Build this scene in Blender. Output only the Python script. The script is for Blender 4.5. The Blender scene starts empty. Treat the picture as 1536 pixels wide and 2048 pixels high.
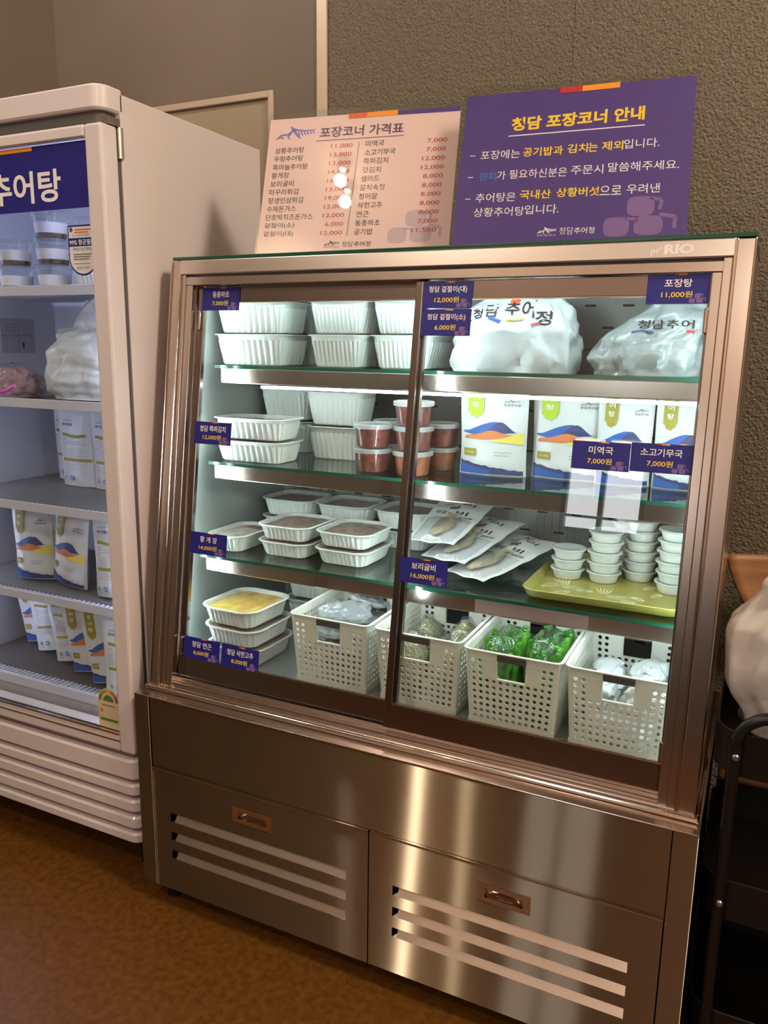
import bpy, math, random
from mathutils import Vector, Matrix, noise
PI = math.pi
S = bpy.context.scene
COL = S.collection
random.seed(7)

# ------------------------------------------------------------------ camera
CAM = (1.22318, -1.27160, 1.30525)
YAW, PITCH, ROLL, FPX = 0.442184, 0.205120, 0.0139684, 1581.965
cd = bpy.data.cameras.new('camera'); cam = bpy.data.objects.new('camera', cd); COL.objects.link(cam)
_f = Vector((-math.sin(YAW)*math.cos(PITCH), math.cos(YAW)*math.cos(PITCH), -math.sin(PITCH)))
_r = Vector((math.cos(YAW), math.sin(YAW), 0)); _u = _r.cross(_f)
_r2 = _r*math.cos(ROLL)+_u*math.sin(ROLL); _u2 = -_r*math.sin(ROLL)+_u*math.cos(ROLL)
cam.matrix_world = Matrix.Translation(CAM) @ Matrix((_r2, _u2, -_f)).transposed().to_4x4()
cd.sensor_fit = 'VERTICAL'; cd.sensor_height = 24.0; cd.lens = FPX/2048*24.0
cd.clip_start = 0.02; cd.clip_end = 60
S.camera = cam

# ------------------------------------------------------------------ world, exposure, room lamps and added fill lamps
S.view_settings.view_transform = 'Standard'; S.view_settings.look = 'None'
S.view_settings.gamma = 1; S.view_settings.use_curve_mapping = False
S.view_settings.exposure = 0.0
W = bpy.data.worlds.new('room_air'); S.world = W; W.use_nodes = True
W.node_tree.nodes['Background'].inputs[0].default_value = (1.0, 0.72, 0.5, 1)
W.node_tree.nodes['Background'].inputs[1].default_value = 0.05

def lamp(kind, name, loc, energy, color, target=None, size=.1, size_y=None, angle=None, blend=.6):
    l = bpy.data.lights.new(name, kind); l.energy = energy; l.color = color
    if kind == 'AREA':
        l.size = size
        if size_y: l.shape = 'RECTANGLE'; l.size_y = size_y
    else: l.shadow_soft_size = size
    if angle: l.spot_size = angle; l.spot_blend = blend
    o = bpy.data.objects.new(name, l); COL.objects.link(o); o.location = loc
    if target is not None:
        o.rotation_euler = (Vector(target)-Vector(loc)).to_track_quat('-Z', 'Y').to_euler()
    return o

WARM = (1.0, 0.90, 0.74)
for loc in ((-.10, -1.42, 3.28), (-.09, -1.56, 3.28)):
    lamp('POINT', 'lamp_and_fill_light', loc, 7, WARM, size=.03)
lamp('POINT', 'lamp_and_fill_light', (2.60, -0.55, 3.25), 170, WARM, size=.2)  # added fill lamp, brightens the fridge side from the right
lamp('POINT', 'lamp_and_fill_light', (-.53, -2.30, 3.20), 58, WARM, size=.03)
lamp('POINT', 'lamp_and_fill_light', (-0.50, -0.10, 2.80), 17, (1.0, .86, .86), size=.05)
lamp('POINT', 'lamp_and_fill_light', (1.55, -3.0, 2.60), 34, (1.0, .92, .80), size=.014)  # added fill lamp, brightens the far wall mirrored in the header

# ------------------------------------------------------------------ materials
def lin(c):
    return tuple(((v/12.92) if v <= .04045 else ((v+.055)/1.055)**2.4) for v in c)
def rgb(r, g, b): return lin((r/255, g/255, b/255))
MATS = {}
def mat(name, color, rough=.5, metal=0., spec=.5, alpha=1., emit=None, estr=0., coat=0., trans=0., sss=0., aniso=0., bump=None, bscale=100., bstr=.1):
    m = bpy.data.materials.new(name); m.use_nodes = True
    nt = m.node_tree; b = nt.nodes['Principled BSDF']
    b.inputs['Base Color'].default_value = (*color, 1); b.inputs['Roughness'].default_value = rough
    b.inputs['Metallic'].default_value = metal; b.inputs['Specular IOR Level'].default_value = spec
    b.inputs['Coat Weight'].default_value = coat; b.inputs['Coat Roughness'].default_value = .05
    b.inputs['Transmission Weight'].default_value = trans
    if sss:
        b.inputs['Subsurface Weight'].default_value = sss; b.inputs['Subsurface Radius'].default_value = (.01, .01, .01)
    if emit:
        b.inputs['Emission Color'].default_value = (*emit, 1); b.inputs['Emission Strength'].default_value = estr
    if aniso:
        t = nt.nodes.new('ShaderNodeCombineXYZ'); t.inputs[0].default_value = 1.0
        b.inputs['Anisotropic'].default_value = aniso; b.inputs['Anisotropic Rotation'].default_value = .25
        nt.links.new(t.outputs[0], b.inputs['Tangent'])
    if bump:
        tc = nt.nodes.new('ShaderNodeTexCoord'); n = nt.nodes.new('ShaderNodeTexNoise')
        n.inputs['Scale'].default_value = bscale; n.inputs['Detail'].default_value = bump
        bp = nt.nodes.new('ShaderNodeBump'); bp.inputs['Strength'].default_value = bstr; bp.inputs['Distance'].default_value = .01
        nt.links.new(tc.outputs['Object'], n.inputs['Vector']); nt.links.new(n.outputs['Fac'], bp.inputs['Height'])
        nt.links.new(bp.outputs[0], b.inputs['Normal'])
    MATS[name] = m
    return m
def noisy(m, c1, c2, scale, detail=6, stretch=(1, 1, 1), lo=.35, hi=.65, rough=None):
    nt = m.node_tree; b = nt.nodes['Principled BSDF']
    tc = nt.nodes.new('ShaderNodeTexCoord'); mp = nt.nodes.new('ShaderNodeMapping'); mp.inputs['Scale'].default_value = stretch
    n = nt.nodes.new('ShaderNodeTexNoise'); n.inputs['Scale'].default_value = scale; n.inputs['Detail'].default_value = detail
    r = nt.nodes.new('ShaderNodeValToRGB'); r.color_ramp.elements[0].position = lo; r.color_ramp.elements[1].position = hi
    r.color_ramp.elements[0].color = (*c1, 1); r.color_ramp.elements[1].color = (*c2, 1)
    nt.links.new(tc.outputs['Object'], mp.inputs[0]); nt.links.new(mp.outputs[0], n.inputs['Vector'])
    nt.links.new(n.outputs['Fac'], r.inputs[0]); nt.links.new(r.outputs[0], b.inputs['Base Color'])
    if rough:
        q = nt.nodes.new('ShaderNodeMapRange'); q.inputs[3].default_value = rough[0]; q.inputs[4].default_value = rough[1]
        nt.links.new(n.outputs['Fac'], q.inputs[0]); nt.links.new(q.outputs[0], b.inputs['Roughness'])
    return m
def clear(name, tint=(1, 1, 1), rough=0., f0=.04, gloss=1., haze=0., hazecol=(1, 1, 1), bump=0., bscale=60.):
    """thin clear sheet: see-through with a facing-dependent gloss and an optional milky share"""
    m = bpy.data.materials.new(name); m.use_nodes = True; nt = m.node_tree; nt.nodes.clear()
    out = nt.nodes.new('ShaderNodeOutputMaterial'); tr = nt.nodes.new('ShaderNodeBsdfTransparent'); gl = nt.nodes.new('ShaderNodeBsdfGlossy')
    tr.inputs[0].default_value = (*tint, 1); gl.inputs['Roughness'].default_value = rough
    lw = nt.nodes.new('ShaderNodeLayerWeight'); lw.inputs[0].default_value = .5
    pw = nt.nodes.new('ShaderNodeMath'); pw.operation = 'POWER'; pw.inputs[1].default_value = 5
    mr = nt.nodes.new('ShaderNodeMapRange'); mr.inputs[3].default_value = f0*gloss; mr.inputs[4].default_value = min(1, gloss)
    mx = nt.nodes.new('ShaderNodeMixShader')
    nt.links.new(lw.outputs['Facing'], pw.inputs[0]); nt.links.new(pw.outputs[0], mr.inputs[0])
    nt.links.new(mr.outputs[0], mx.inputs[0])
    base = tr
    if haze:
        df = nt.nodes.new('ShaderNodeBsdfDiffuse'); df.inputs[0].default_value = (*hazecol, 1)
        tl = nt.nodes.new('ShaderNodeBsdfTranslucent'); tl.inputs[0].default_value = (*hazecol, 1)
        m0 = nt.nodes.new('ShaderNodeMixShader'); m0.inputs[0].default_value = .5
        nt.links.new(df.outputs[0], m0.inputs[1]); nt.links.new(tl.outputs[0], m0.inputs[2])
        m1 = nt.nodes.new('ShaderNodeMixShader'); m1.inputs[0].default_value = haze
        nt.links.new(tr.outputs[0], m1.inputs[1]); nt.links.new(m0.outputs[0], m1.inputs[2]); base = m1
    nt.links.new(base.outputs[0], mx.inputs[1]); nt.links.new(gl.outputs[0], mx.inputs[2]); nt.links.new(mx.outputs[0], out.inputs[0])
    if bump:
        tc = nt.nodes.new('ShaderNodeTexCoord'); n = nt.nodes.new('ShaderNodeTexNoise'); n.inputs['Scale'].default_value = bscale; n.inputs['Detail'].default_value = 3
        bp = nt.nodes.new('ShaderNodeBump'); bp.inputs['Strength'].default_value = bump; bp.inputs['Distance'].default_value = .01
        nt.links.new(tc.outputs['Object'], n.inputs['Vector']); nt.links.new(n.outputs['Fac'], bp.inputs['Height']); nt.links.new(bp.outputs[0], gl.inputs['Normal'])
    MATS[name] = m
    return m

def brushed(name, color, rough, aniso):
    m = bpy.data.materials.new(name); m.use_nodes = True; nt = m.node_tree; nt.nodes.clear()
    out = nt.nodes.new('ShaderNodeOutputMaterial'); g = nt.nodes.new('ShaderNodeBsdfAnisotropic')
    g.inputs['Color'].default_value = (*color, 1); g.inputs['Roughness'].default_value = rough; g.inputs['Anisotropy'].default_value = aniso
    t = nt.nodes.new('ShaderNodeCombineXYZ'); t.inputs[0].default_value = 1.0; nt.links.new(t.outputs[0], g.inputs['Tangent'])
    tc = nt.nodes.new('ShaderNodeTexCoord'); mp = nt.nodes.new('ShaderNodeMapping'); mp.inputs['Scale'].default_value = (.6, .6, 90)
    n = nt.nodes.new('ShaderNodeTexNoise'); n.inputs['Scale'].default_value = 6; n.inputs['Detail'].default_value = 4
    r = nt.nodes.new('ShaderNodeMapRange'); r.inputs[3].default_value = rough*.9; r.inputs[4].default_value = rough*1.1
    nt.links.new(tc.outputs['Object'], mp.inputs[0]); nt.links.new(mp.outputs[0], n.inputs['Vector']); nt.links.new(n.outputs['Fac'], r.inputs[0]); nt.links.new(r.outputs[0], g.inputs['Roughness'])
    nt.links.new(g.outputs[0], out.inputs[0]); MATS[name] = m; return m
STEEL = brushed('brushed_steel', rgb(176, 158, 136), .31, .93)
FRAME = mat('frame_steel', rgb(204, 190, 180), .22, 1.)
HEADER = mat('header_steel', rgb(222, 210, 202), .3, 1.)
BRIGHT = mat('polished_steel', rgb(215, 200, 188), .12, 1.)
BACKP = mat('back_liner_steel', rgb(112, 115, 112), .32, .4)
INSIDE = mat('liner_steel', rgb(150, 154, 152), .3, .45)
DARK = mat('dark_gap', rgb(14, 11, 10), .7)
BLACK = mat('black_paint', rgb(14, 13, 13), .38)
RUBBER = mat('grey_rubber', rgb(92, 88, 86), .6)
GRIPC = mat('grey_grip', rgb(78, 72, 72), .5)
SCREW = mat('screw_metal', rgb(190, 180, 170), .3, 1.)
DOORF = mat('door_frame_steel', rgb(158, 146, 143), .2, 1.)
GLASS = clear('pane_glass', (.96, .985, .975), 0, .04, 1.)
ACRYL = clear('clear_acrylic', (.97, .97, .97), .015, .05, 1.)
GEDGE = mat('green_glass_edge', rgb(24, 78, 62), .12, 0, .8)
SHELFG = clear('shelf_glass', (.86, .95, .92), 0, .05, 1.)
LED = mat('led_strip', (1, 1, 1), .5, emit=(.78, .97, 1.0), estr=13)
TLED = mat('top_led_strip', (1, 1, 1), .5, emit=(.78, .97, 1.0), estr=15)
FILL_LED = mat('fill_led_strip', (1, 1, 1), .5, emit=(.78, .97, 1.0), estr=80)  # glow of the added LED sticks that light the food fronts
FLED = mat('fridge_led', (1, 1, 1), .5, emit=(.68, .72, 1.0), estr=16)
WPAINT = mat('white_enamel', rgb(226, 215, 214), .32, coat=.3)
LINER = mat('white_liner', rgb(205, 208, 220), .35)
WIRE = mat('white_wire', rgb(215, 215, 228), .35)
PP = mat('white_polypropylene', rgb(226, 228, 224), .38, sss=.15)
FILM = clear('lid_film', (.97, .98, .98), .08, .05, .9, .10, (.95, .96, .95), .5, 45)
CLEARP = clear('clear_plastic', (.93, .95, .95), .05, .05, .8, .06, (.9, .93, .93))
MILKY = clear('milky_lid', (.95, .97, .97), .15, .05, .7, .45, (.88, .9, .89))
BASKET = mat('white_basket_plastic', rgb(236, 236, 226), .42, sss=.1)
def translucent(m, color, share):   # thin plastic lets part of the light through
    nt = m.node_tree; out = nt.nodes['Material Output']; b = nt.nodes['Principled BSDF']
    t = nt.nodes.new('ShaderNodeBsdfTranslucent'); t.inputs[0].default_value = (*color, 1)
    x = nt.nodes.new('ShaderNodeMixShader'); x.inputs[0].default_value = share
    nt.links.new(b.outputs[0], x.inputs[1]); nt.links.new(t.outputs[0], x.inputs[2]); nt.links.new(x.outputs[0], out.inputs[0])
translucent(BASKET, rgb(244, 246, 240), .12)
PAPERW = mat('white_sheet', rgb(238, 208, 200), .6)
LABELW = mat('label_white', rgb(228, 226, 226), .6)
PURPLE = mat('purple_sheet', rgb(76, 56, 132), .55)
NAVY = mat('navy_sheet', rgb(30, 28, 128), .5)
PALEPURPLE = mat('pale_purple_ink', rgb(128, 100, 158), .6)
PALEPOT = mat('faint_mauve_ink', rgb(205, 180, 190), .6)
WHITEINK = mat('white_ink', rgb(245, 240, 240), .55)
YELLOW = mat('yellow_ink', rgb(250, 212, 50), .55)
LBLUE = mat('light_blue_ink', rgb(70, 118, 196), .55)
LILAC = mat('lilac_ink', rgb(128, 124, 200), .6)
PLUM = mat('plum_ink', rgb(98, 66, 108), .6)
REDINK = mat('red_ink', rgb(196, 44, 58), .55)
CORAL = mat('coral_ink', rgb(232, 100, 50), .55)
ORANGE = mat('orange_ink', rgb(250, 158, 40), .55)
INK = mat('black_ink', rgb(42, 32, 40), .6)
GREYINK = mat('grey_ink', rgb(120, 118, 128), .6)
KHAKI = mat('khaki_ink', rgb(152, 142, 40), .55)
LIME = mat('lime_ink', rgb(168, 190, 32), .5)
MBLUE = mat('mountain_blue', rgb(50, 92, 168), .55)
MINDIGO = mat('mountain_indigo', rgb(58, 66, 112), .55)
MORANGE = mat('mountain_orange', rgb(206, 120, 68), .55)
MYELLOW = mat('mountain_yellow', rgb(226, 206, 92), .55)
SNOWB = mat('snowflake_blue', rgb(60, 120, 210), .55)
POUCH = mat('white_pouch', rgb(208, 210, 210), .32, bump=3, bscale=28, bstr=.25)
BAGW = mat('white_bag', rgb(206, 211, 213), .36, sss=.2, bump=4, bscale=22, bstr=.35)
BAGG = clear('grey_clear_bag', (.9, .92, .92), .12, .06, .9, .34, (.76, .79, .79), .8, 30)
BAGT = mat('translucent_bag', rgb(214, 208, 204), .35, sss=.3, bump=4, bscale=16, bstr=.35)
ZIPB = clear('zip_bag_film', (.9, .9, .92), .06, .07, 1., .08, (.75, .74, .76), 1., 26)
PINK = mat('pink_zip', rgb(220, 60, 160), .4)
KIMCHI = noisy(mat('red_kimchi', rgb(140, 50, 30), .35, coat=.4), rgb(78, 18, 10), rgb(140, 48, 26), 70)
SAUCE = noisy(mat('orange_sauce', rgb(176, 96, 40), .35, coat=.4), rgb(126, 54, 20), rgb(166, 88, 40), 50)
BROWNF = noisy(mat('brown_side_dish', rgb(120, 84, 62), .5), rgb(74, 46, 34), rgb(160, 128, 104), 55)
YELF = noisy(mat('yellow_lotus_root', rgb(222, 180, 40), .4, coat=.4), rgb(206, 150, 20), rgb(240, 214, 90), 40)
REDF = noisy(mat('pale_crab', rgb(150, 110, 96), .5), rgb(196, 192, 180), rgb(150, 60, 44), 16, lo=.5, hi=.62)
GRAIN = noisy(mat('grey_green_seeds', rgb(150, 146, 104), .6, bump=2, bscale=260, bstr=.6), rgb(112, 106, 72), rgb(190, 186, 140), 240)
PEPPER = noisy(mat('green_pepper', rgb(62, 140, 40), .28, coat=.5), rgb(40, 116, 26), rgb(104, 176, 60), 18)
FISH = noisy(mat('dried_fish_skin', rgb(150, 146, 130), .42), rgb(122, 120, 110), rgb(190, 176, 134), 16)
TRAYM = mat('olive_yellow_tray', rgb(160, 150, 74), .3)
TRAYP = mat('pale_leaf_print', rgb(228, 222, 172), .32)
PLY = noisy(mat('plywood', rgb(168, 112, 66), .42), rgb(136, 92, 56), rgb(166, 118, 76), 5, 4, (1, 1, 14))
FLOORM = noisy(mat('brown_floor', rgb(96, 62, 30), .3, spec=.35, bump=4, bscale=60, bstr=.12), rgb(90, 55, 16), rgb(110, 71, 25), 60, 12, rough=(.28, .46))
WALLT = noisy(mat('stone_wallpaper', rgb(120, 106, 88), .55, bump=4, bscale=170, bstr=1.), rgb(104, 94, 76), rgb(128, 116, 96), 210, 5)
WALLS = noisy(mat('smooth_wall', rgb(112, 96, 78), .6), rgb(100, 88, 72), rgb(110, 98, 82), 2)
DOORM = mat('door_paint', rgb(150, 134, 110), .5)
TRIMM = mat('trim_metal', rgb(190, 172, 150), .4, .3)
CEILM = mat('ceiling_paint', rgb(150, 130, 110), .8)
BACKW = noisy(mat('far_wall', rgb(150, 126, 108), .8), rgb(166, 144, 126), rgb(186, 164, 146), 3)
DAY = mat('daylit_pane', (1, 1, 1), .5, emit=(.95, .97, 1.0), estr=9.)
BULB = mat('lamp_glow', (1, 1, 1), .5, emit=(1, .8, .55), estr=40.)

# ------------------------------------------------------------------ mesh helpers
class MB:
    def __init__(self): self.v = []; self.f = []; self.m = []; self.mats = []
    def mi(self, m):
        if m is None: return 0
        if m not in self.mats: self.mats.append(m)
        return self.mats.index(m)
    def add(self, vs, fs, m=None):
        k = len(self.v); i = self.mi(m)
        self.v += [tuple(p) for p in vs]
        for f in fs: self.f.append([k+j for j in f]); self.m.append(i)
        return self
    def hexa(self, p, m=None):  # p: 4 bottom ccw, 4 top
        return self.add(p, [(3, 2, 1, 0), (4, 5, 6, 7), (0, 1, 5, 4), (1, 2, 6, 5), (2, 3, 7, 6), (3, 0, 4, 7)], m)
    def box(self, x0, x1, y0, y1, z0, z1, m=None):
        return self.hexa([(x0, y0, z0), (x1, y0, z0), (x1, y1, z0), (x0, y1, z0), (x0, y0, z1), (x1, y0, z1), (x1, y1, z1), (x0, y1, z1)], m)
    def fbox(self, x0, x1, s0, s1, o0, o1, m=None):
        return self.hexa([F(x0, s0, o0), F(x1, s0, o0), F(x1, s0, o1), F(x0, s0, o1), F(x0, s1, o0), F(x1, s1, o0), F(x1, s1, o1), F(x0, s1, o1)], m)
    def tube(self, pts, r, n=8, m=None, cap=True):
        pts = [Vector(p) for p in pts]; rings = []
        up = Vector((0, 0, 1))
        for i, p in enumerate(pts):
            d = (pts[min(i+1, len(pts)-1)]-pts[max(i-1, 0)]).normalized()
            a = d.cross(up)
            if a.length < .05: a = d.cross(Vector((0, 1, 0)))
            a.normalize(); b = d.cross(a)
            rr = r[i] if isinstance(r, (list, tuple)) else r
            rings.append([p+a*math.cos(t)*rr+b*math.sin(t)*rr for t in [2*PI*k/n for k in range(n)]])
        return self.rings(rings, m, cap, cap)
    def rings(self, rings, m=None, cap0=False, cap1=False):
        n = len(rings[0]); vs = [p for r_ in rings for p in r_]; fs = []
        for i in range(len(rings)-1):
            for j in range(n):
                a, b = i*n+j, i*n+(j+1) % n
                fs.append((a, b, b+n, a+n))
        if cap0: fs.append(tuple(range(n))[::-1])
        if cap1: fs.append(tuple(range(len(vs)-n, len(vs))))
        return self.add(vs, fs, m)
    def lathe(self, prof, n=24, c=(0, 0, 0), m=None, cap0=True, cap1=True):
        return self.rings([[(c[0]+r*math.cos(2*PI*k/n), c[1]+r*math.sin(2*PI*k/n), c[2]+z) for k in range(n)] for r, z in prof], m, cap0, cap1)
    def grid(self, fn, us, vs, m=None):
        nu, nv = len(us), len(vs)
        return self.add([fn(u, v) for v in vs for u in us], [(j*nu+i, j*nu+i+1, (j+1)*nu+i+1, (j+1)*nu+i) for j in range(nv-1) for i in range(nu-1)], m)
    def poly(self, pts, m=None): return self.add(pts, [tuple(range(len(pts)))], m)

INV = {}
def obj(name, mb, material=None, parent=None, smooth=False, local=False, bevel=0., seg=2, solid=0., subd=0):
    me = bpy.data.meshes.new(name)
    vs = mb.v
    p = parent
    if p is not None and not local:
        q = p
        while q is not None and q.name not in INV: q = q.parent
        if q is not None: vs = [INV[q.name] @ Vector(v) for v in vs]
    me.from_pydata([tuple(v) for v in vs], [], mb.f)
    mats = mb.mats if mb.mats else [material]
    for m_ in mats: me.materials.append(m_)
    if len(mats) > 1: me.polygons.foreach_set('material_index', mb.m)
    me.update()
    if smooth:
        me.polygons.foreach_set('use_smooth', [True]*len(me.polygons)); me.set_sharp_from_angle(angle=.75)
    o = bpy.data.objects.new(name, me); COL.objects.link(o)
    if parent is not None: o.parent = parent
    if bevel:
        b = o.modifiers.new('bevel', 'BEVEL'); b.width = bevel; b.segments = seg; b.limit_method = 'ANGLE'; b.angle_limit = .6
        b.harden_normals = False
    if solid:
        s = o.modifiers.new('solidify', 'SOLIDIFY'); s.thickness = solid; s.offset = 0
    if subd:
        s = o.modifiers.new('subd', 'SUBSURF'); s.levels = subd; s.render_levels = subd
    return o
def thing(name, label, cat, loc=(0, 0, 0), rz=0., group=None):
    o = bpy.data.objects.new(name, None); COL.objects.link(o); o.empty_display_size = .05
    o.location = loc; o.rotation_euler = (0, 0, rz); tag(o, label, cat, group)
    INV[o.name] = (Matrix.Translation(loc) @ Matrix.Rotation(rz, 4, 'Z')).inverted()
    return o
def tag(o, label, cat, group=None):
    o['label'] = label; o['category'] = cat
    if group: o['group'] = group
    return o
def struct(o): o['kind'] = 'structure'; return o
def dup(root, loc, rz, label, group=None, scale=None):
    r = root.copy(); COL.objects.link(r); r.location = loc; r.rotation_euler = (0, 0, rz); r['label'] = label
    if group: r['group'] = group
    if scale: r.scale = scale
    for ch in list(root.children):
        c = ch.copy(); COL.objects.link(c); c.parent = r
        for g in ch.children:
            d = g.copy(); COL.objects.link(d); d.parent = c
    return r
def place(o, loc, rz=0.):
    o.location = loc; o.rotation_euler = (0, 0, rz); return o

# text as flat triangles in a unit-height frame, cached
TXT = {}
def text2d(s, bold=0.):
    k = (s, bold)
    if k in TXT: return TXT[k]
    c = bpy.data.curves.new('txt', 'FONT'); c.body = s; c.size = 1; c.resolution_u = 3; c.offset = bold; c.fill_mode = 'FRONT'
    o = bpy.data.objects.new('txt', c); COL.objects.link(o)
    dg = bpy.context.evaluated_depsgraph_get(); dg.update()
    me = o.evaluated_get(dg).to_mesh()
    vs = [(v.co.x, v.co.y) for v in me.vertices]; fs = [tuple(p.vertices) for p in me.polygons]
    o.evaluated_get(dg).to_mesh_clear(); bpy.data.objects.remove(o); bpy.data.curves.remove(c)
    if vs:
        x0 = min(v[0] for v in vs); x1 = max(v[0] for v in vs); y0 = min(v[1] for v in vs); y1 = max(v[1] for v in vs)
    else: x0, x1, y0, y1 = 0, 1, 0, 1
    TXT[k] = (vs, fs, x0, x1, y0, y1); return TXT[k]
def put_text(mb, fn, s, x0, y0, h, w=None, m=None, bold=0., align='L', slope=0.):
    """letters of ink height h with the lower left corner at x0,y0, stretched to width w, mapped by fn(x, y)"""
    vs, fs, a, b, c, d = text2d(s, bold)
    if not vs: return mb
    ky = h/(d-c); kx = (w/(b-a)) if w else ky
    ww = (b-a)*kx
    if align == 'C': x0 -= ww/2
    if align == 'R': x0 -= ww
    mb.add([fn(x0+(x-a)*kx, y0+(y-c)*ky+slope*(x-a)*kx) for x, y in vs], fs, m)
    return mb
def rect(mb, fn, x0, x1, y0, y1, m=None, n=1):
    mb.grid(fn, [x0+(x1-x0)*i/n for i in range(n+1)], [y0, y1], m); return mb
def stroke(mb, fn, pts, wd, m=None):
    for i in range(len(pts)-1):
        (ax, ay), (bx, by) = pts[i], pts[i+1]
        dx, dy = bx-ax, by-ay; l = math.hypot(dx, dy) or 1
        w0 = wd[i] if isinstance(wd, (list, tuple)) else wd; w1 = wd[i+1] if isinstance(wd, (list, tuple)) else wd
        nx, ny = -dy/l/2, dx/l/2
        mb.add([fn(ax-nx*w0, ay-ny*w0), fn(bx-nx*w1, by-ny*w1), fn(bx+nx*w1, by+ny*w1), fn(ax+nx*w0, ay+ny*w0)], [(0, 1, 2, 3)], m)
    return mb
def roof_logo(mb, fn, x, y, w, h, m):
    """small ink drawing of a tiled gate roof"""
    q = lambda a, b: (x+a*w, y+b*h)
    stroke(mb, fn, [q(0, .0), q(.1, .32), q(.16, .38), q(.28, .36), q(.36, .5), q(.43, .78)], [h*.1, h*.14, h*.14, h*.14, h*.16, h*.16], m)
    stroke(mb, fn, [q(.36, .98), q(.42, .8), q(.55, .68), q(.75, .62), q(1, .66)], [h*.14, h*.2, h*.15, h*.1, h*.06], m)
    stroke(mb, fn, [q(.36, .5), q(.3, .15), q(.36, .0)], [h*.16, h*.1, h*.1], m)
    stroke(mb, fn, [q(.43, .74), q(.52, .35), q(.64, .0)], [h*.2, h*.18, h*.08], m)
    for i in range(6):
        a = .56+i*.075
        stroke(mb, fn, [q(a, .56), q(a+.05, .56-.34+i*.03)], h*.1, m)
    stroke(mb, fn, [q(.12, .3), q(.17, .06)], h*.09, m); stroke(mb, fn, [q(.05, .12), q(.2, .14)], h*.06, m)
def pots(mb, fn, x, y, w, h, m):
    """silhouette of stacked earthenware pots"""
    def blob(cx, cy, rx, ry):
        mb.add([fn(x+w*(cx+rx*math.copysign(abs(math.cos(t))**.6, math.cos(t))), y+h*(cy+ry*math.copysign(abs(math.sin(t))**.6, math.sin(t)))) for t in [2*PI*k/20 for k in range(20)]], [tuple(range(20))], m)
    blob(.18, .22, .18, .24); blob(.62, .24, .2, .24); blob(.5, .72, .19, .25)
    stroke(mb, fn, [(x+w*.3, y+h*.42), (x+w*.46, y+h*.40), (x+w*.44, y+h*.30)], h*.07, m)
    stroke(mb, fn, [(x+w*.76, y+h*.5), (x+w*.98, y+h*.44), (x+w*.97, y+h*.16)], h*.09, m)
    stroke(mb, fn, [(x+w*.62, y+h*.92), (x+w*.78, y+h*.86), (x+w*.76, y+h*.62)], h*.08, m)

# tilted front of the showcase: x along, s up the slope, o into the case
YB, ZB, YT, ZT = 0.039869, 0.531131, 0.176595, 1.493689
_L = math.hypot(YT-YB, ZT-ZB); TY, TZ = (YT-YB)/_L, (ZT-ZB)/_L
def F(x, s, o): return Vector((x, YB+TY*s+TZ*o, ZB+TZ*s-TY*o))
def yfront(z, o=0.):  # y of the front plane at height z and offset o
    s = (z-ZB+TY*o)/TZ; return YB+TY*s+TZ*o

# ================================================================== ROOM
WY = .72          # back wall
LX, RX, FY, CZ = -.87, 3.0, -3.6, 3.4
struct(obj('floor', MB().box(LX-.1, RX+.1, FY-.1, WY+.1, -.08, 0), FLOORM))
struct(obj('ceiling', MB().box(LX-.1, RX+.1, FY-.1, WY+.1, CZ, CZ+.08), CEILM))
mb = MB().box(.083, .745, WY, WY+.1, 0, CZ).box(.7465, 1.72, WY, WY+.1, 0, CZ).box(1.724, RX, WY, WY+.1, 0, CZ).box(.745, .7465, WY+.001, WY+.1, 0, CZ).box(1.72, 1.724, WY+.003, WY+.1, 0, CZ)
struct(obj('wall_back', mb, WALLT))
struct(obj('wall_back_left', MB().box(-.07, .083, WY, WY+.1, 0, CZ).box(LX-.1, -.07, WY, WY+.1, 1.99, CZ).box(LX-.1, -.85, WY, WY+.1, 0, 1.99), WALLS))
struct(obj('trim_1', MB().box(.067, .099, WY-.007, WY, 0, CZ), TRIMM, bevel=.002))
struct(obj('wall_left', MB().box(LX-.1, LX, FY, WY, 0, CZ), WALLS))
struct(obj('wall_right', MB().box(RX, RX+.1, FY, WY, 0, CZ), BACKW))
d = struct(obj('door_1', MB().box(-.815, -.088, WY+.004, WY+.045, .01, 1.972), DOORM, bevel=.003))
obj('door_frame', MB().box(-.088+.001, -.07, WY-.008, WY+.05, 0, 1.99).box(-.85, -.816, WY-.008, WY+.05, 0, 1.99).box(-.816, -.087, WY-.008, WY+.05, 1.973, 1.99), TRIMM, d, bevel=.002)
# street side of the room, behind the photographer: wall with a two-leaf window
WX0, WX1, WZ0, WZ1 = .10, .62, 1.2, 1.85
mb = MB().box(LX, WX0, FY-.1, FY, 0, CZ).box(WX1, RX, FY-.1, FY, 0, CZ).box(WX0, WX1, FY-.1, FY, 0, WZ0).box(WX0, WX1, FY-.1, FY, WZ1, CZ)
struct(obj('wall_front', mb, BACKW))
struct(obj('added_dark_panel', MB().box(LX+.01, RX-.01, FY, FY+.03, 0, 1.08), mat('dark_panel', rgb(46, 32, 28), .6)))  # unseen dark panel added to darken what the door rails mirror
w = struct(obj('window_1', MB().box(WX0, WX1, FY-.06, FY-.05, WZ0, WZ1), DAY))
mb = MB().box(WX0, WX0+.03, FY-.05, FY+.01, WZ0, WZ1).box(WX1-.03, WX1, FY-.05, FY+.01, WZ0, WZ1).box(WX0+.03, WX1-.03, FY-.05, FY+.01, WZ0, WZ0+.03).box(WX0+.03, WX1-.03, FY-.05, FY+.01, WZ1-.03, WZ1)
mb.box(.335, .365, FY-.05, FY+.01, WZ0+.03, WZ1-.03).box(WX0+.03, .335, FY-.05, FY, 1.30, 1.315).box(.365, WX1-.03, FY-.05, FY, 1.30, 1.315)
obj('window_frame', mb, BLACK, w)
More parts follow.
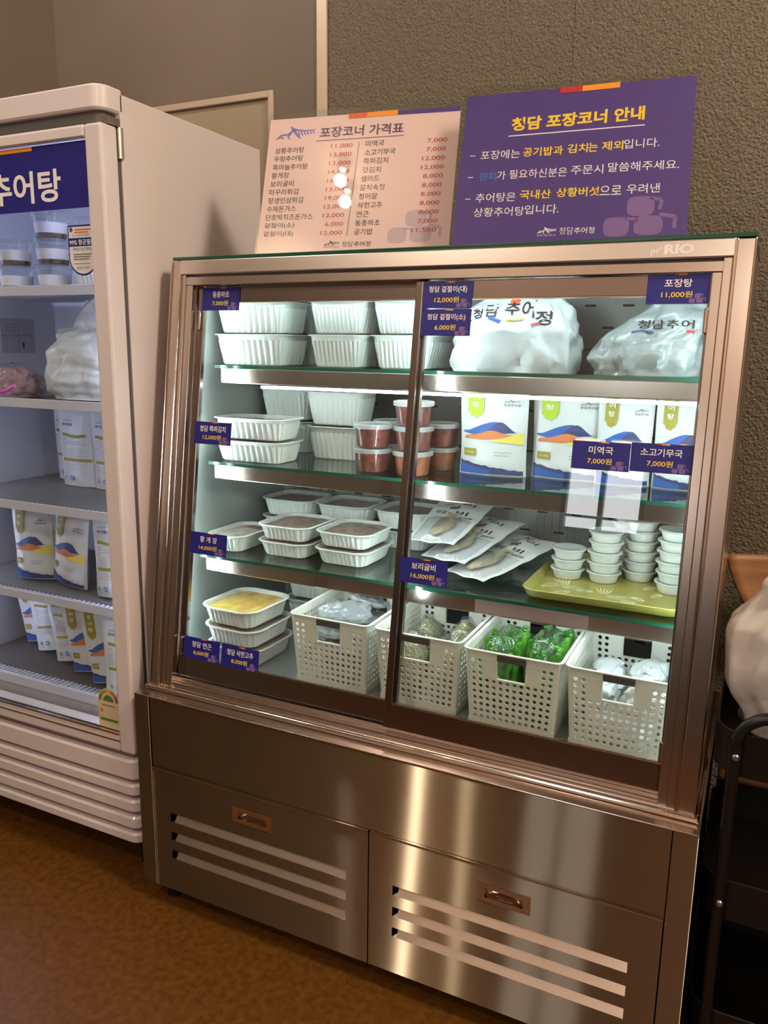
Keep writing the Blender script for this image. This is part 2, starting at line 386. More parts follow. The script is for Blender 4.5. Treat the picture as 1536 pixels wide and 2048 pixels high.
for i, (x, y) in enumerate(((-.10, -1.42), (-.09, -1.56))):
    b = thing('spot_lamp', 'small round ceiling spot lamp above the price board, %s the wall' % ('nearer' if i == 0 else 'farther from'), 'lamp', (x, y, CZ))
    obj('lamp_housing', MB().lathe([(.03, 0), (.03, -.05), (.024, -.06)], 20, (x, y, CZ), cap1=False), BLACK, b, True)
    obj('bulb', MB().lathe([(.002, -.035), (.015, -.04), (.015, -.055), (.002, -.06)], 16, (x, y, CZ)), BULB, b, True)

# ================================================================== SHOWCASE
case = thing('display_case', 'stainless steel refrigerated display case with two sliding glass doors', 'display case', (.6, .3, 0))
BZ, TOPZ = .531, 1.4937
# --- base
mb = MB()
obj('base_cabinet', MB().box(.0405, 1.1595, .05, .62, .07, BZ-.004), STEEL, case)
for a in (0, 1.1595): obj('base_post', MB().box(a, a+.0405, 0, .62, .052, BZ-.003), STEEL, case, bevel=.0015)
obj('upper_fascia', MB().box(.0412, 1.1588, .003, .045, .361, BZ-.003), STEEL, case, bevel=.001)
obj('base_top', MB().box(-.0005, 1.2005, -.001, .62, BZ-.003, BZ), FRAME, case, bevel=.001)
for q in ((.004, 1.196, .030, .046), (.004, .0105, .0465, .60), (1.1895, 1.196, .0465, .60)): obj('base_lip', MB().box(*q, BZ, BZ+.010), BRIGHT, case, bevel=.003)
obj('plinth', MB().box(.06, 1.14, .08, .58, .0, .07), BLACK, case)
for x in (.05, 1.15):
    for y in (.05, .56):
        obj('foot', MB().lathe([(.018, 0), (.018, .01), (.012, .014), (.012, .052)], 14, (x, y, 0)), BLACK, case)
def base_door(x0, x1, lx0, lx1, hx0, hx1):
    z0, z1 = .0537, .3585
    slots = [(.232, .254), (.184, .206), (.137, .159)]
    mb = MB(); y0, y1 = 0., .018
    zs = [z0]+[v for s in reversed(slots) for v in s]+[z1]
    hz0, hz1 = .289, .321
    for i in range(0, len(zs)-1):
        a, b = zs[i], zs[i+1]
        if i % 2 == 0:
            if i == len(zs)-2:
                mb.box(x0, x1, y0, y1, a, hz0).box(x0, hx0, y0, y1, hz0, hz1).box(hx1, x1, y0, y1, hz0, hz1).box(x0, x1, y0, y1, hz1, b)
            else: mb.box(x0, x1, y0, y1, a, b)
        else: mb.box(x0, lx0, y0, y1, a, b).box(lx1, x1, y0, y1, a, b)
    d = obj('base_door', mb, STEEL, case)
    obj('edge_strip', MB().box(x0, x1, -.0012, .0005, z1-.003, z1).box(x0, x0+.0015, -.0008, .0005, z0, z1), BRIGHT, d)
    for a, b in slots:   # sloped louvre blades: top edge goes inward
        obj('louvre', MB().hexa([(lx0+.010, .0005, a), (lx1, .0005, a), (lx1, .004, a-.001), (lx0+.010, .004, a-.001), (lx0+.010, .020, b+.003), (lx1, .020, b+.003), (lx1, .022, b+.001), (lx0+.010, .022, b+.001)]), FRAME, d)
    obj('louvre_backing', MB().box(lx0-.01, lx1+.01, .032, .036, .12, .27), DARK, d)
    # recessed pull
    mb = MB(); w_ = .007
    mb.box(hx0-.004, hx1+.004, -.003, .001, hz0-.003, hz0+w_).box(hx0-.004, hx1+.004, -.003, .001, hz1-w_, hz1+.003).box(hx0-.004, hx0+w_+.004, -.003, .001, hz0+w_, hz1-w_).box(hx1-w_-.004, hx1+.004, -.003, .001, hz0+w_, hz1-w_)
    cx, cz = (hx0+hx1)/2, (hz0+hz1)/2
    def rr(sc, y):
        out = []
        hw, hh, r_ = (hx1-hx0)/2-w_-.003, (hz1-hz0)/2-w_, (hz1-hz0)/2-w_
        for q, (sx, sz) in enumerate(((1, 1), (-1, 1), (-1, -1), (1, -1))):
            for k in range(7):
                t = PI/2*q+PI/2*k/6
                out.append((cx+(sx*(hw-r_)+r_*math.cos(t))*sc, y, cz+(r_*math.sin(t))*sc))
        return out
    mb.rings([rr(1.0, 0.), rr(.93, .008), rr(.75, .013), rr(.4, .014)], None, False, True)
    obj('recessed_handle', mb, BRIGHT, d, bevel=.0012)
    return d
base_door(.0425, .5960, .0905, .546, .2705, .3645)
base_door(.5990, 1.1575, .6515, 1.1065, .8320, .9265)

# --- upper cabinet: outer sides, back, roof
def trap(mb, x0, x1, o0, z0, z1, y1, m=None):   # side slab whose front edge follows the slope
    return mb.hexa([(x0, yfront(z0, o0), z0), (x1, yfront(z0, o0), z0), (x1, y1, z0), (x0, y1, z0), (x0, yfront(z1, o0), z1), (x1, yfront(z1, o0), z1), (x1, y1, z1), (x0, y1, z1)], m)
for a, b in ((.0145, .030), (1.170, 1.1865)): obj('outer_side', trap(MB(), a, b, .012, BZ, 1.485, .60), FRAME, case)
obj('outer_back', MB().box(.030, 1.170, .586, .60, BZ, 1.485), FRAME, case)
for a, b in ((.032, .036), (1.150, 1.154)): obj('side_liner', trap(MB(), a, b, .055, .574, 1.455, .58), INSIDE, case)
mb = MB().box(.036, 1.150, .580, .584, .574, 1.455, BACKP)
for iz in range(18):
    for ix in range(13):
        x = .105+ix*.083+(.042 if iz % 2 else 0); z = .635+iz*.048
        if x < 1.12: mb.box(x-.012, x+.012, .5785, .5805, z-.0025, z+.0025, DARK)
for ix in range(60):
    x = .06+ix*.0182; mb.box(x, x+.006, .5790, .5801, .60, 1.03, BACKP)
obj('back_liner', mb, None, case)
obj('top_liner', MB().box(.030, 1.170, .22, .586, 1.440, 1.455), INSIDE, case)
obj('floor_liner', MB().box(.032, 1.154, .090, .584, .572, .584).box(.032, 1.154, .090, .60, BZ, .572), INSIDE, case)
obj('glass_top', MB().box(.0109, 1.1892, .1766, .60, 1.4865, 1.4937), GEDGE, case, bevel=.0015)
# --- front frame
mb = MB()
for a, b in ((.0145, .0345), (1.1620, 1.1865)): obj('side_strip', MB().fbox(a, b, 0, .962, 0, .04), FRAME, case)
for a, b in ((.0110, .0150), (.0345, .0400), (1.1560, 1.1625), (1.1860, 1.1895)): obj('strip_bead', MB().fbox(a, b, 0, .963, -.004, .03), BRIGHT, case, bevel=.0018)
for a, b, s_, o_ in ((.0400, .0505, .934, .001), (1.1425, 1.1560, .934, .001), (.0505, .0680, .9115, .004), (1.1270, 1.1425, .9115, .004)): obj('door_jamb', MB().fbox(a, b, .0, s_, o_, .020), FRAME, case, bevel=.001)
hd = obj('header', MB().fbox(.0360, 1.1590, .9335, .9640, -.004, .05), HEADER, case, bevel=.0022)
fn = lambda x, y: F(x, y, -.0048)
mb = MB(); put_text(mb, fn, 'RIO', 1.0495, .9400, .0165, .047, WHITEINK, .05); put_text(mb, fn, "pr'", 1.0285, .9390, .014, .017, WHITEINK, .02)
obj('maker_lettering', mb, None, hd)
obj('header_lip', MB().fbox(.0505, 1.1430, .9115, .9290, .002, .05), FRAME, case, bevel=.001)
obj('header_groove', MB().fbox(.0400, 1.156, .9290, .9335, .006, .05), RUBBER, case)
mb = MB()
mb.fbox(.040, 1.156, .0, .012, .002, .05).fbox(.050, 1.150, .012, .022, .008, .05).fbox(.055, 1.145, .022, .030, .020, .05)
mb.fbox(.040, 1.156, .0085, .012, .0, .004).fbox(.05, 1.15, .0195, .0225, .006, .01)
obj('door_track', mb, FRAME, case, bevel=.001)
# --- sliding doors
def sliding_door(x0, x1, s0, s1, o0, st0, st1, railb, railt, grip):
    o1 = o0+.012
    mb = MB().fbox(x0, x0+st0, s0, s1, o0, o1).fbox(x1-st1, x1, s0, s1, o0, o1).fbox(x0+st0, x1-st1, s0, railb, o0, o1).fbox(x0+st0, x1-st1, railt, s1, o0, o1)
    d = obj('sliding_door', mb, DOORF, case, bevel=.0012)
    a, b = x0+st0, x1-st1
    obj('glass_pane', MB().fbox(a, b, railb, railt, o0+.004, o0+.007), GLASS, d)
    for sa, sb in ((railb, railb+.002), (railt-.002, railt)): obj('glazing_bead', MB().fbox(a, b, sa, sb, o0-.001, o0+.004), BRIGHT, d)
    for sa, sb in ((s1-.098, s1-.056), (s0+.05, s0+.09)):
        obj('corner_clip', MB().fbox(grip-.0035, grip+.0035, sa, sb, o0-.006, o0), BRIGHT, d, bevel=.002)
sliding_door(.0575, .6190, .0350, .9150, .024, .0285, .018, .0810, .8790, .078)
sliding_door(.5990, 1.1270, .0310, .9100, .010, .0145, .0035, .0815, .8760, 1.1240)
# --- shelves
def shelf(yf, zt, x0, x1, led_y, led_x, led_d=.030):
    sh = obj('shelf', MB().box(x0, x1, yf, .574, zt-.007, zt), SHELFG, case)
    obj('front_glass_edge', MB().box(x0, x1, yf-.0012, yf, zt-.007, zt), GEDGE, sh)
    obj('shelf_rail', MB().box(x0+.006, x1-.006, yf+.012, yf+.026, zt-.042, zt-.0075).box(x0+.006, x1-.006, yf+.026, .43, zt-.016, zt-.0085), FRAME, sh, bevel=.002)
    obj('led_tube', MB().box(led_x, x1-.02, led_y, led_y+.012, zt-led_d-.006, zt-led_d), LED, sh)
shelf(.250, 1.2600, .062, 1.142, .285, .165, .046)
shelf(.215, 1.0385, .062, 1.142, .246, .175)
shelf(.172, .8245, .062, 1.142, .203, .175)
for o in [q for q in case.children if q.name.startswith('shelf')][2:3]:
    obj('rail_sticker', MB().box(.740, .965, .1825, .1838, .786, .812), mat('faded_sticker', rgb(150, 120, 116), .5), o)
obj('led_tube', MB().box(.09, 1.11, .228, .244, 1.428, 1.439), TLED, case)
for a, b in ((.0505, .0545), (1.1455, 1.1495)): obj('fill_led', MB().fbox(a, b, .05, .88, .058, .064), FILL_LED, case)  # LED sticks added out of sight behind the jambs as front fill
obj('fill_led', MB().fbox(.597, .601, .26, .86, .040, .045), FILL_LED, case)  # another added stick, hidden by the centre divider, brightens the item fronts

# ================================================================== UPRIGHT FRIDGE
FX0, FX1, FYF = -.785, -.03, .025
fr = thing('upright_fridge', 'tall white upright fridge with a glass door and blue banner', 'fridge', (-.4, .3, 0))
for a in (FX0, FX1-.024): obj('side_panel', MB().box(a, a+.024, .080, .587, .10, 1.806), WPAINT, fr, bevel=.002)
a, b = FX0+.024, FX1-.024
obj('cabinet_body', MB().box(a, b, .565, .586, .10, 1.805).box(a, b, .081, .565, 1.74, 1.805).box(a, b, .09, .565, .10, .36), WPAINT, fr)
def capring(z, ins):
    pts = [(FX1-ins, .085, z), (FX1-ins, .07, z)]
    for k in range(7):
        t = PI/2*k/6; pts.append((FX1-.03+(.03-ins)*math.cos(t), FYF+.03-(.03-ins)*math.sin(t), z))
    for k in range(7):
        t = PI/2*k/6; pts.append((FX0+.03-(.03-ins)*math.sin(t), FYF+.03-(.03-ins)*math.cos(t), z))
    pts += [(FX0+ins, .07, z), (FX0+ins, .085, z)]
    return pts
def capslab(mb, z0, z1, r=.004, ins=0.):
    return mb.rings([capring(z0, ins+r), capring(z0+r, ins), capring(z1-r, ins), capring(z1, ins+r)][::-1], None, True, True)
obj('top_cap', capslab(MB(), 1.768, 1.815), WPAINT, fr, True, bevel=0)
obj('cap_gap', capslab(MB(), 1.745, 1.769, .001, .014), MATS['grey_rubber'], fr)
# liner
mb = MB().box(FX0+.024, FX0+.05, .10, .54, .40, 1.74).box(FX1-.05, FX1-.024, .10, .54, .40, 1.74).box(FX0+.05, FX1-.05, .52, .565, .40, 1.74).box(FX0+.024, FX1-.024, .10, .565, .36, .412).box(FX0+.05, FX1-.05, .10, .54, 1.71, 1.74)
obj('inner_liner', mb, LINER, fr)
for x in (FX0+.062, FX1-.062):
    obj('led_tube', MB().box(x-.006, x+.006, .106, .118, .45, 1.68), FLED, fr)
obj('led_tube', MB().box(FX0+.1, FX1-.1, .13, .15, 1.698, 1.709), FLED, fr)
# door
DX0, DX1, DZ0, DZ1 = FX0+.006, -.020-.012, .352, 1.742
WX_0, WX_1, WZ_0, WZ_1 = FX0+.05, -.078, .400, 1.715
mb = MB().box(DX0, WX_0, FYF, .072, DZ0, DZ1).box(WX_1, DX1, FYF, .072, DZ0, DZ1).box(WX_0, WX_1, FYF, .072, DZ0, WZ_0).box(WX_0, WX_1, FYF, .072, WZ_1, DZ1)
dr = obj('glass_door', mb, WPAINT, fr, bevel=.006)
obj('glass_pane', MB().box(WX_0, WX_1, FYF+.010, FYF+.014, WZ_0, WZ_1), GLASS, dr)
obj('gasket', MB().box(DX0, WX_0-.01, .072, .082, DZ0, DZ1).box(WX_1+.01, DX1-.002, .072, .082, DZ0, DZ1).box(WX_0, WX_1, .072, .082, DZ0, WZ_0-.01).box(WX_0, WX_1, .072, .082, WZ_1+.012, DZ1), RUBBER, dr)
for q in ((-.002, WZ_0-.004, WZ_0), (-.001, WZ_0-.022, WZ_0-.018), (-.0015, WZ_1+.001, WZ_1+.004)): obj('window_bead', MB().box(WX_0, WX_1, FYF+q[0], FYF+.01, q[1], q[2]), BRIGHT, dr)
obj('top_hinge', MB().box(DX1-.02, DX1+.002, .045, .078, 1.742, 1.757), SCREW, fr)
obj('hinge_pin', MB().lathe([(.006, 0), (.006, .06)], 10, (DX1+.003, .076, 1.68)), SCREW, fr)
obj('bottom_hinge', MB().box(DX1-.06, DX1, .05, .078, .332, .346), SCREW, fr)
# grille
gz = [(.282, .334), (.240, .270), (.196, .228), (.152, .184), (.113, .140)]
for a, b in gz: obj('grille_slat', capslab(MB(), a, b, .005), WPAINT, fr, True)
mb = MB()
for a, b in ((.334, .352), (.270, .282), (.228, .240), (.184, .196), (.140, .152)): capslab(mb, a, b, .001, .016)
obj('grille_back', mb, mat('lilac_grey_plastic', rgb(128, 108, 118), .6), fr)
for x in (FX0+.06, FX1-.06):
    for y in (.12, .54): obj('caster', MB().lathe([(.022, 0), (.022, .08), (.03, .10)], 12, (x, y, 0)), BLACK, fr)
obj('floor_pan', MB().box(FX0+.03, FX1-.03, .10, .58, .085, .112), BLACK, fr)
# banner on the glass
BY = FYF+.0085
bn = obj('banner', MB().box(WX_0, -.0785, BY, BY+.001, 1.583, 1.713), NAVY, fr)
fn = lambda x, y: Vector((x, BY-.0008, y))
mb = MB(); put_text(mb, fn, '추어탕', -.3735, 1.599, .0655, .2155, WHITEINK, .022)
obj('lettering', mb, None, bn)
mb = MB(); rect(mb, fn, -.36, -.236, 1.7045, 1.7125, ORANGE); obj('color_tab', mb, None, bn)
# shield sticker
def shield(mb, sc, dy, m):
    cx, cz = -.1085, 1.5; w_, t_ = .0395*sc, .049*sc
    pts = [(cx-w_, cz+t_), (cx-w_, cz-.018*sc)]
    for k in range(1, 12):
        t = PI*k/12; pts.append((cx-w_*math.cos(t), cz-.018*sc-.036*sc*math.sin(t)))
    pts += [(cx+w_, cz-.018*sc), (cx+w_, cz+t_)]
    mb.add([(x, BY-dy, z) for x, z in pts], [tuple(range(len(pts)))], m)
mb = MB(); shield(mb, 1., .0003, NAVY); shield(mb, .93, .0006, LABELW)
st = obj('shield_sticker', mb, None, fr)
fs = lambda x, y: Vector((x, BY-.0009, y)); fs2 = lambda x, y: Vector((x, BY-.0012, y))
mb = MB(); rect(mb, fs, -.1465, -.0705, 1.506, 1.523, NAVY)
put_text(mb, fs2, '99% 항균필터', -.1435, 1.5085, .0115, .070, LABELW, .02)
mb.add([fs(-.138+.005*math.cos(t), 1.540+.005*math.sin(t)) for t in [2*PI*k/14 for k in range(14)]], [tuple(range(14))], MBLUE)
rect(mb, fs, -.128, -.076, 1.538, 1.541, CORAL); rect(mb, fs, -.128, -.09, 1.533, 1.5355, CORAL)
put_text(mb, fs, '우수 살균에서 탈취', -.135, 1.5255, .006, .048, GREYINK)
put_text(mb, fs, '곡톡감 안심 케어용', -.136, 1.497, .0065, .056, INK)
for k in range(3): rect(mb, fs, -.135, -.083-.004*k, 1.4885-.005*k, 1.491-.005*k, GREYINK)
rect(mb, fs, -.134, -.088, 1.470, 1.4715, GREYINK); put_text(mb, fs, '@항균필터', -.127, 1.4585, .007, .038, GREYINK)
obj('sticker_print', mb, None, st)
# energy label
def elab(mb, x0, x1, z0, z1, dy, m):
    cx, r_ = (x0+x1)/2, (x1-x0)/2
    pts = [(x0, z0), (x1, z0)]+[(cx+r_*math.cos(PI*k/14), z1-r_+r_*math.sin(PI*k/14)) for k in range(15)]
    mb.add([(x, BY-dy, z) for x, z in pts], [tuple(range(len(pts)))], m)
mb = MB(); elab(mb, -.147, -.0805, .402, .503, .0004, mat('cream_label', rgb(214, 196, 160), .6))
el = obj('energy_label', mb, None, fr)
mb = MB(); cx, cz = -.1137, .4705
cols = [rgb(90, 120, 50), rgb(150, 150, 40), rgb(220, 180, 40), rgb(216, 110, 40), rgb(180, 40, 44)]
for k in range(5):
    m_ = mat('dial_ink', cols[k], .6); t0, t1 = PI-PI*k/5, PI-PI*(k+1)/5
    mb.add([fs(cx+r_*math.cos(t), cz+r_*math.sin(t)) for r_, t in ((.0235, t0), (.030, t0), (.030, (t0+t1)/2), (.030, t1), (.0235, t1), (.0235, (t0+t1)/2))], [(0, 1, 2, 5), (5, 2, 3, 4)], m_)
GREEN = mat('label_green', rgb(84, 128, 44), .6)
mb.add([fs(cx+.016*math.cos(PI*k/12), cz+.016*math.sin(PI*k/12)) for k in range(13)], [tuple(range(13))], GREEN)
rect(mb, fs, -.141, -.087, .4195, .426, GREEN); rect(mb, fs, -.135, -.093, .458, .461, GREYINK); rect(mb, fs, -.139, -.133, .440, .449, CORAL)
obj('label_print', mb, None, el)
# wire shelves
for zt in (1.430, 1.169, .912, .676):
    mb = MB()
    mb.box(FX0+.052, FX1-.052, .090, .094, zt-.018, zt+.004)
    sh = obj('fridge_shelf', mb, WIRE, fr, bevel=.001)
    mb = MB()
    for k in range(42):
        x = FX0+.058+k*.0158; mb.box(x, x+.0035, .094, .50, zt-.008, zt-.004)
    obj('shelf_wires', mb, WIRE, sh)
    obj('shelf_plate', MB().box(FX0+.054, FX1-.054, .125, .50, zt-.006, zt-.002), mat('grey_shelf_mat', rgb(120, 120, 122), .5), sh)
pan = obj('bottom_grid', MB().box(FX0+.054, FX1-.054, .094, .104, .412, .436), WIRE, fr)
mb = MB()
for k in range(42):
    x = FX0+.058+k*.0158; mb.box(x, x+.005, .104, .50, .426, .431)
obj('shelf_wires', mb, WIRE, pan)
obj('grid_mat', MB().box(FX0+.054, FX1-.054, .14, .50, .431, .433), MATS['grey_rubber'], pan)

# ================================================================== SIGN BOARDS ON TOP
def board(name, label, prm):
    bx, by, rz, ln, w, h = prm
    t = thing(name, label, 'sign', (bx, by, 1.4938), rz)
    e = Vector((math.cos(rz), math.sin(rz), 0)); nr = Vector((-math.sin(rz), math.cos(rz), 0))
    up = Vector((0, 0, 1))*math.cos(ln)+nr*math.sin(ln); out = -nr*math.cos(ln)+Vector((0, 0, 1))*math.sin(ln)
    b = Vector((bx, by, 1.502))
    fn = lambda x, y, o=0.: b+e*x+up*y+out*o
    mb = MB()
    mb.hexa([fn(-.003, -.006, .0012), fn(w+.001, -.006, .0012), fn(w+.001, -.006, -.001), fn(-.003, -.006, -.001), fn(-.003, h+.001, .0030), fn(w+.001, h+.001, .0030), fn(w+.001, h+.001, .0012), fn(-.003, h+.001, .0012)])
    mb = MB(); a = .0016
    mb.hexa([fn(-.003, -.006, a+.002), fn(w+.001, -.006, a+.002), fn(w+.001, -.006, a), fn(-.003, -.006, a), fn(-.003, h+.001, a+.002), fn(w+.001, h+.001, a+.002), fn(w+.001, h+.001, a), fn(-.003, h+.001, a)])
    obj('acrylic_front', mb, ACRYL, t)
    q = [fn(-.003, -.004, -.004), fn(w+.001, -.004, -.004), fn(w+.001, -.004, -.006), fn(-.003, -.004, -.006), fn(-.003, h+.001, -.004), fn(w+.001, h+.001, -.004), fn(w+.001, h+.001, -.006), fn(-.003, h+.001, -.006)]
    obj('acrylic_back', MB().hexa(q), ACRYL, t)
    b0 = b+out*-.006
    q = [Vector((p.x, p.y, 1.4945)) for p in (b0, b0+e*w, b0+e*w+nr*.09, b0+nr*.09)]
    obj('acrylic_foot', MB().hexa([*q, *[p+Vector((0, 0, .003)) for p in q]]), ACRYL, t)
    return t, fn
t, fn = board('price_board', 'white price list board in clear acrylic on top of the display case', (.210, .210, .172, .298, .423, .311))
sh = obj('printed_sheet', MB().hexa([fn(.001, -.004, 0), fn(.419, -.004, 0), fn(.419, -.004, -.001), fn(.001, -.004, -.001), fn(.001, .2965, 0), fn(.419, .3, 0), fn(.419, .3, -.001), fn(.001, .2965, -.001)]), PAPERW, t)
g1 = lambda x, y: fn(x, y, .0003); g2 = lambda x, y: fn(x, y, .0006)
mb = MB(); mb.add([g1(.282, .2895), g1(.419, .2895), g1(.419, .300), g1(.282, .299)], [(0, 1, 2, 3)], PURPLE)
mb.add([g2(.1795, .288), g2(.220, .2885), g2(.220, .2995), g2(.1795, .299)], [(0, 1, 2, 3)], CORAL)
mb.add([g2(.220, .2885), g2(.2865, .2895), g2(.2865, .301), g2(.220, .2995)], [(0, 1, 2, 3)], ORANGE)
obj('color_tab', mb, None, t)
mb = MB(); roof_logo(mb, g1, .019, .250, .088, .028, LILAC); obj('roof_emblem', mb, None, t)
mb = MB(); put_text(mb, g1, '포장코너 가격표', .118, .249, .0235, .184, PLUM, .022); stroke(mb, g1, [(.111, .2425), (.304, .244)], .0016, PLUM)
obj('title_lettering', mb, None, t)
L1 = [('상황추어탕', '11,000'), ('우렁추어탕', '13,000'), ('흑마늘추어탕', '13,000'), ('황게장', '14,000'), ('보리굴비', '16,000'), ('미꾸리튀김', '13,000'), ('장생인삼튀김', '19,000'), ('수제돈가스', '12,000'), ('단호박치즈돈가스', '12,000'), ('겉절이(소)', '6,000'), ('겉절이(대)', '12,000')]
L2 = [('미역국', '7,000'), ('소고기무국', '7,000'), ('쪽파김치', '12,000'), ('갓김치', '12,000'), ('샐러드', '8,000'), ('갈치속젓', '8,000'), ('청어알', '8,000'), ('삭힌고추', '8,000'), ('연근', '8,000'), ('동충하초', '7,000'), ('공기밥', '1,500')]
ma, mp = MB(), MB()
for i in range(11):
    k = i/10
    n_, p_ = L1[i]
    put_text(ma, g1, n_, .019-.007*k, .2185-.187*k, .0132, .0134*(len(n_)-(.9 if '(' in n_ else 0)), INK, .004)
    put_text(mp, g1, p_, .194-.004*k, .2232-.1907*k, .0102, .0474 if len(p_) > 5 else .040, REDINK, .004, 'R')
    n_, p_ = L2[i]
    put_text(ma, g1, n_, .223-.007*k, .2235-.1915*k, .0132, .0134*len(n_), INK, .004)
    put_text(mp, g1, p_, .396-.006*k, .2240-.1905*k, .0102, .0474 if len(p_) > 5 else .041, REDINK, .004, 'R')
stroke(ma, g1, [(.208, .235), (.201, .031)], .0012, INK)
obj('item_lettering', ma, None, t); obj('price_lettering', mp, None, t)
mb = MB(); pots(mb, lambda x, y: fn(x, y, .00015), .289, .014, .112, .07, PALEPOT); obj('pot_emblem', mb, None, t)
mb = MB(); roof_logo(mb, g1, .153, .010, .033, .011, INK); put_text(mb, g1, '음식이 약이 되는 집', .153, .0055, .0035, .032, INK); put_text(mb, g1, '청담', .1925, .0065, .0125, .024, INK, -.004); put_text(mb, g1, '추어정', .2185, .0072, .0112, .036, INK, .008)
obj('shop_lettering', mb, None, t)

t, fn = board('notice_board', 'purple notice board with yellow heading in clear acrylic on top of the display case', (.656, .209, .150, .363, .427, .322))
obj('printed_sheet', MB().hexa([fn(0, -.004, 0), fn(.421, -.004, 0), fn(.421, -.004, -.001), fn(0, -.004, -.001), fn(0, .306, 0), fn(.421, .314, 0), fn(.421, .314, -.001), fn(0, .306, -.001)]), PURPLE, t)
g1 = lambda x, y: fn(x, y, .0003); g2 = lambda x, y: fn(x, y, .0006)
mb = MB(); mb.add([g2(.179, .2985), g2(.220, .2995), g2(.220, .311), g2(.179, .3105)], [(0, 1, 2, 3)], REDINK); mb.add([g2(.220, .2995), g2(.288, .3015), g2(.288, .313), g2(.220, .311)], [(0, 1, 2, 3)], ORANGE)
obj('color_tab', mb, None, t)
mb = MB(); put_text(mb, g1, '청담 포장코너 안내', .0925, .2255, .0285, .243, YELLOW, .035, slope=.03); obj('heading_lettering', mb, None, t)
mw, my, ml = MB(), MB(), MB()
stroke(mw, g1, [(.089, .216), (.337, .222)], .0022, WHITEINK)
put_text(mw, g1, '-', .0185, .178, .0015, .010, WHITEINK); put_text(mw, g1, '-', .0185, .133, .0015, .010, WHITEINK); put_text(mw, g1, '-', .018, .088, .0015, .010, WHITEINK)
T_ = .0185
for s_, x0, x1, y, c_ in (('포장에는', .039, .114, .1695, 0), ('공기밥', .120, .175, .1712, 1), ('과', .1765, .194, .1717, 1), ('김치', .202, .239, .1735, 1), ('는', .240, .257, .174, 1), ('제외', .264, .302, .175, 1), ('입니다.', .303, .365, .1765, 0),
                          ('가', .0745, .091, .126, 0), ('필요하신분은', .098, .205, .127, 0), ('주문시', .212, .270, .1295, 0), ('말씀해주세요.', .278, .401, .1315, 0),
                          ('추어탕은', .038, .114, .081, 0), ('국내산', .122, .179, .084, 1), ('상황버섯', .189, .266, .0855, 1), ('으로', .267, .305, .086, 0), ('우려낸', .314, .371, .087, 0), ('상황추어탕', .037, .1325, .0515, 0), ('입니다.', .1335, .196, .0535, 0)):
    put_text(my if c_ else mw, g1, s_, x0, y, T_, x1-x0, YELLOW if c_ else WHITEINK, .016 if c_ else .004)
put_text(ml, g1, '잰피', .040, .1255, .0175, .033, LBLUE, .016)
obj('white_lettering', mw, None, t); obj('yellow_lettering', my, None, t); obj('blue_lettering', ml, None, t)
mb = MB(); pots(mb, lambda x, y: fn(x, y, .00015), .278, .006, .125, .078, PALEPURPLE); obj('pot_emblem', mb, None, t)
mb = MB(); roof_logo(mb, g1, .161, .014, .034, .0125, WHITEINK); put_text(mb, g1, '음식이 약이 되는 집', .161, .0085, .0036, .033, WHITEINK); put_text(mb, g1, '청담', .2005, .0110, .0145, .025, WHITEINK, -.004); put_text(mb, g1, '추어정', .227, .0120, .0125, .036, WHITEINK, .008)
obj('shop_lettering', mb, None, t)

# ================================================================== PRICE LABELS ON THE GLASS
def price_label(x0, s0, o, name, price, where, nw, w=.0995, h=.0495):
    """navy card stuck to the door glass, lower left corner x0,s0"""
    o -= .0012
    c = thing('price_label', 'navy price label reading %s, %s' % (name.replace(' ', ' '), where), 'price label', F(x0+w/2, s0, o), 0, 'price labels on the glass doors')
    obj('card', MB().fbox(x0, x0+w, s0, s0+h, o-.0005, o), NAVY, c)
    g = lambda x, y: F(x0+x, s0+y, o-.0008)
    mb = MB(); put_text(mb, g, name, w*.5, h*.56, .0135, nw, WHITEINK, .014, 'C'); obj('name_lettering', mb, None, c)
    mb = MB(); put_text(mb, g, price, w*.49, h*.20, .0112, .0072*(len(price)-1)+.006, YELLOW, .01, 'C'); obj('price_lettering', mb, None, c)
    mb = MB(); rect(mb, g, w*.44, w*.50, h*.955, h*1.0, REDINK); rect(mb, g, w*.50, w*.63, h*.955, h*1.0, ORANGE); obj('color_tab', mb, None, c)
    mb = MB(); pots(mb, lambda x, y: F(x0+x, s0+y, o-.00065), w*.69, h*.03, w*.27, h*.33, PALEPURPLE); obj('pot_emblem', mb, None, c)
LG, RG = .024, .010
price_label(.0815, .8600, LG, '동충하초', '7,000원', 'at the top left corner of the left door', .044)
price_label(.6160, .8580, RG, '청담 겉절이(대)', '12,000원', 'at the top left corner of the right door', .077)
price_label(.6168, .8065, RG, '청담 겉절이(소)', '6,000원', 'just below the 12,000 label on the right door', .077)
price_label(1.0260, .8615, RG, '포장탕', '11,000원', 'at the top right corner of the right door', .044)
price_label(.0800, .5670, LG, '청담 쪽파김치', '12,000원', 'low on the left side of the left door, second shelf', .070)
price_label(.9258, .5758, RG, '미역국', '7,000원', 'in front of the standing pouches', .042)
price_label(1.0262, .5785, RG, '소고기무국', '7,000원', 'at the right edge of the right door', .068)
price_label(.0858, .3200, LG, '황 게 장', '14,000원', 'at the third shelf of the left door', .046)
price_label(.6110, .3290, RG, '보리굴비', '16,000원', 'in front of the dried fish packs', .050)
price_label(.0838, .0795, LG, '청담 연근', '8,000원', 'at the bottom left corner of the left door', .054)
price_label(.1885, .0785, LG, '청담 삭힌고추', '8,000원', 'second from the left along the bottom', .070)

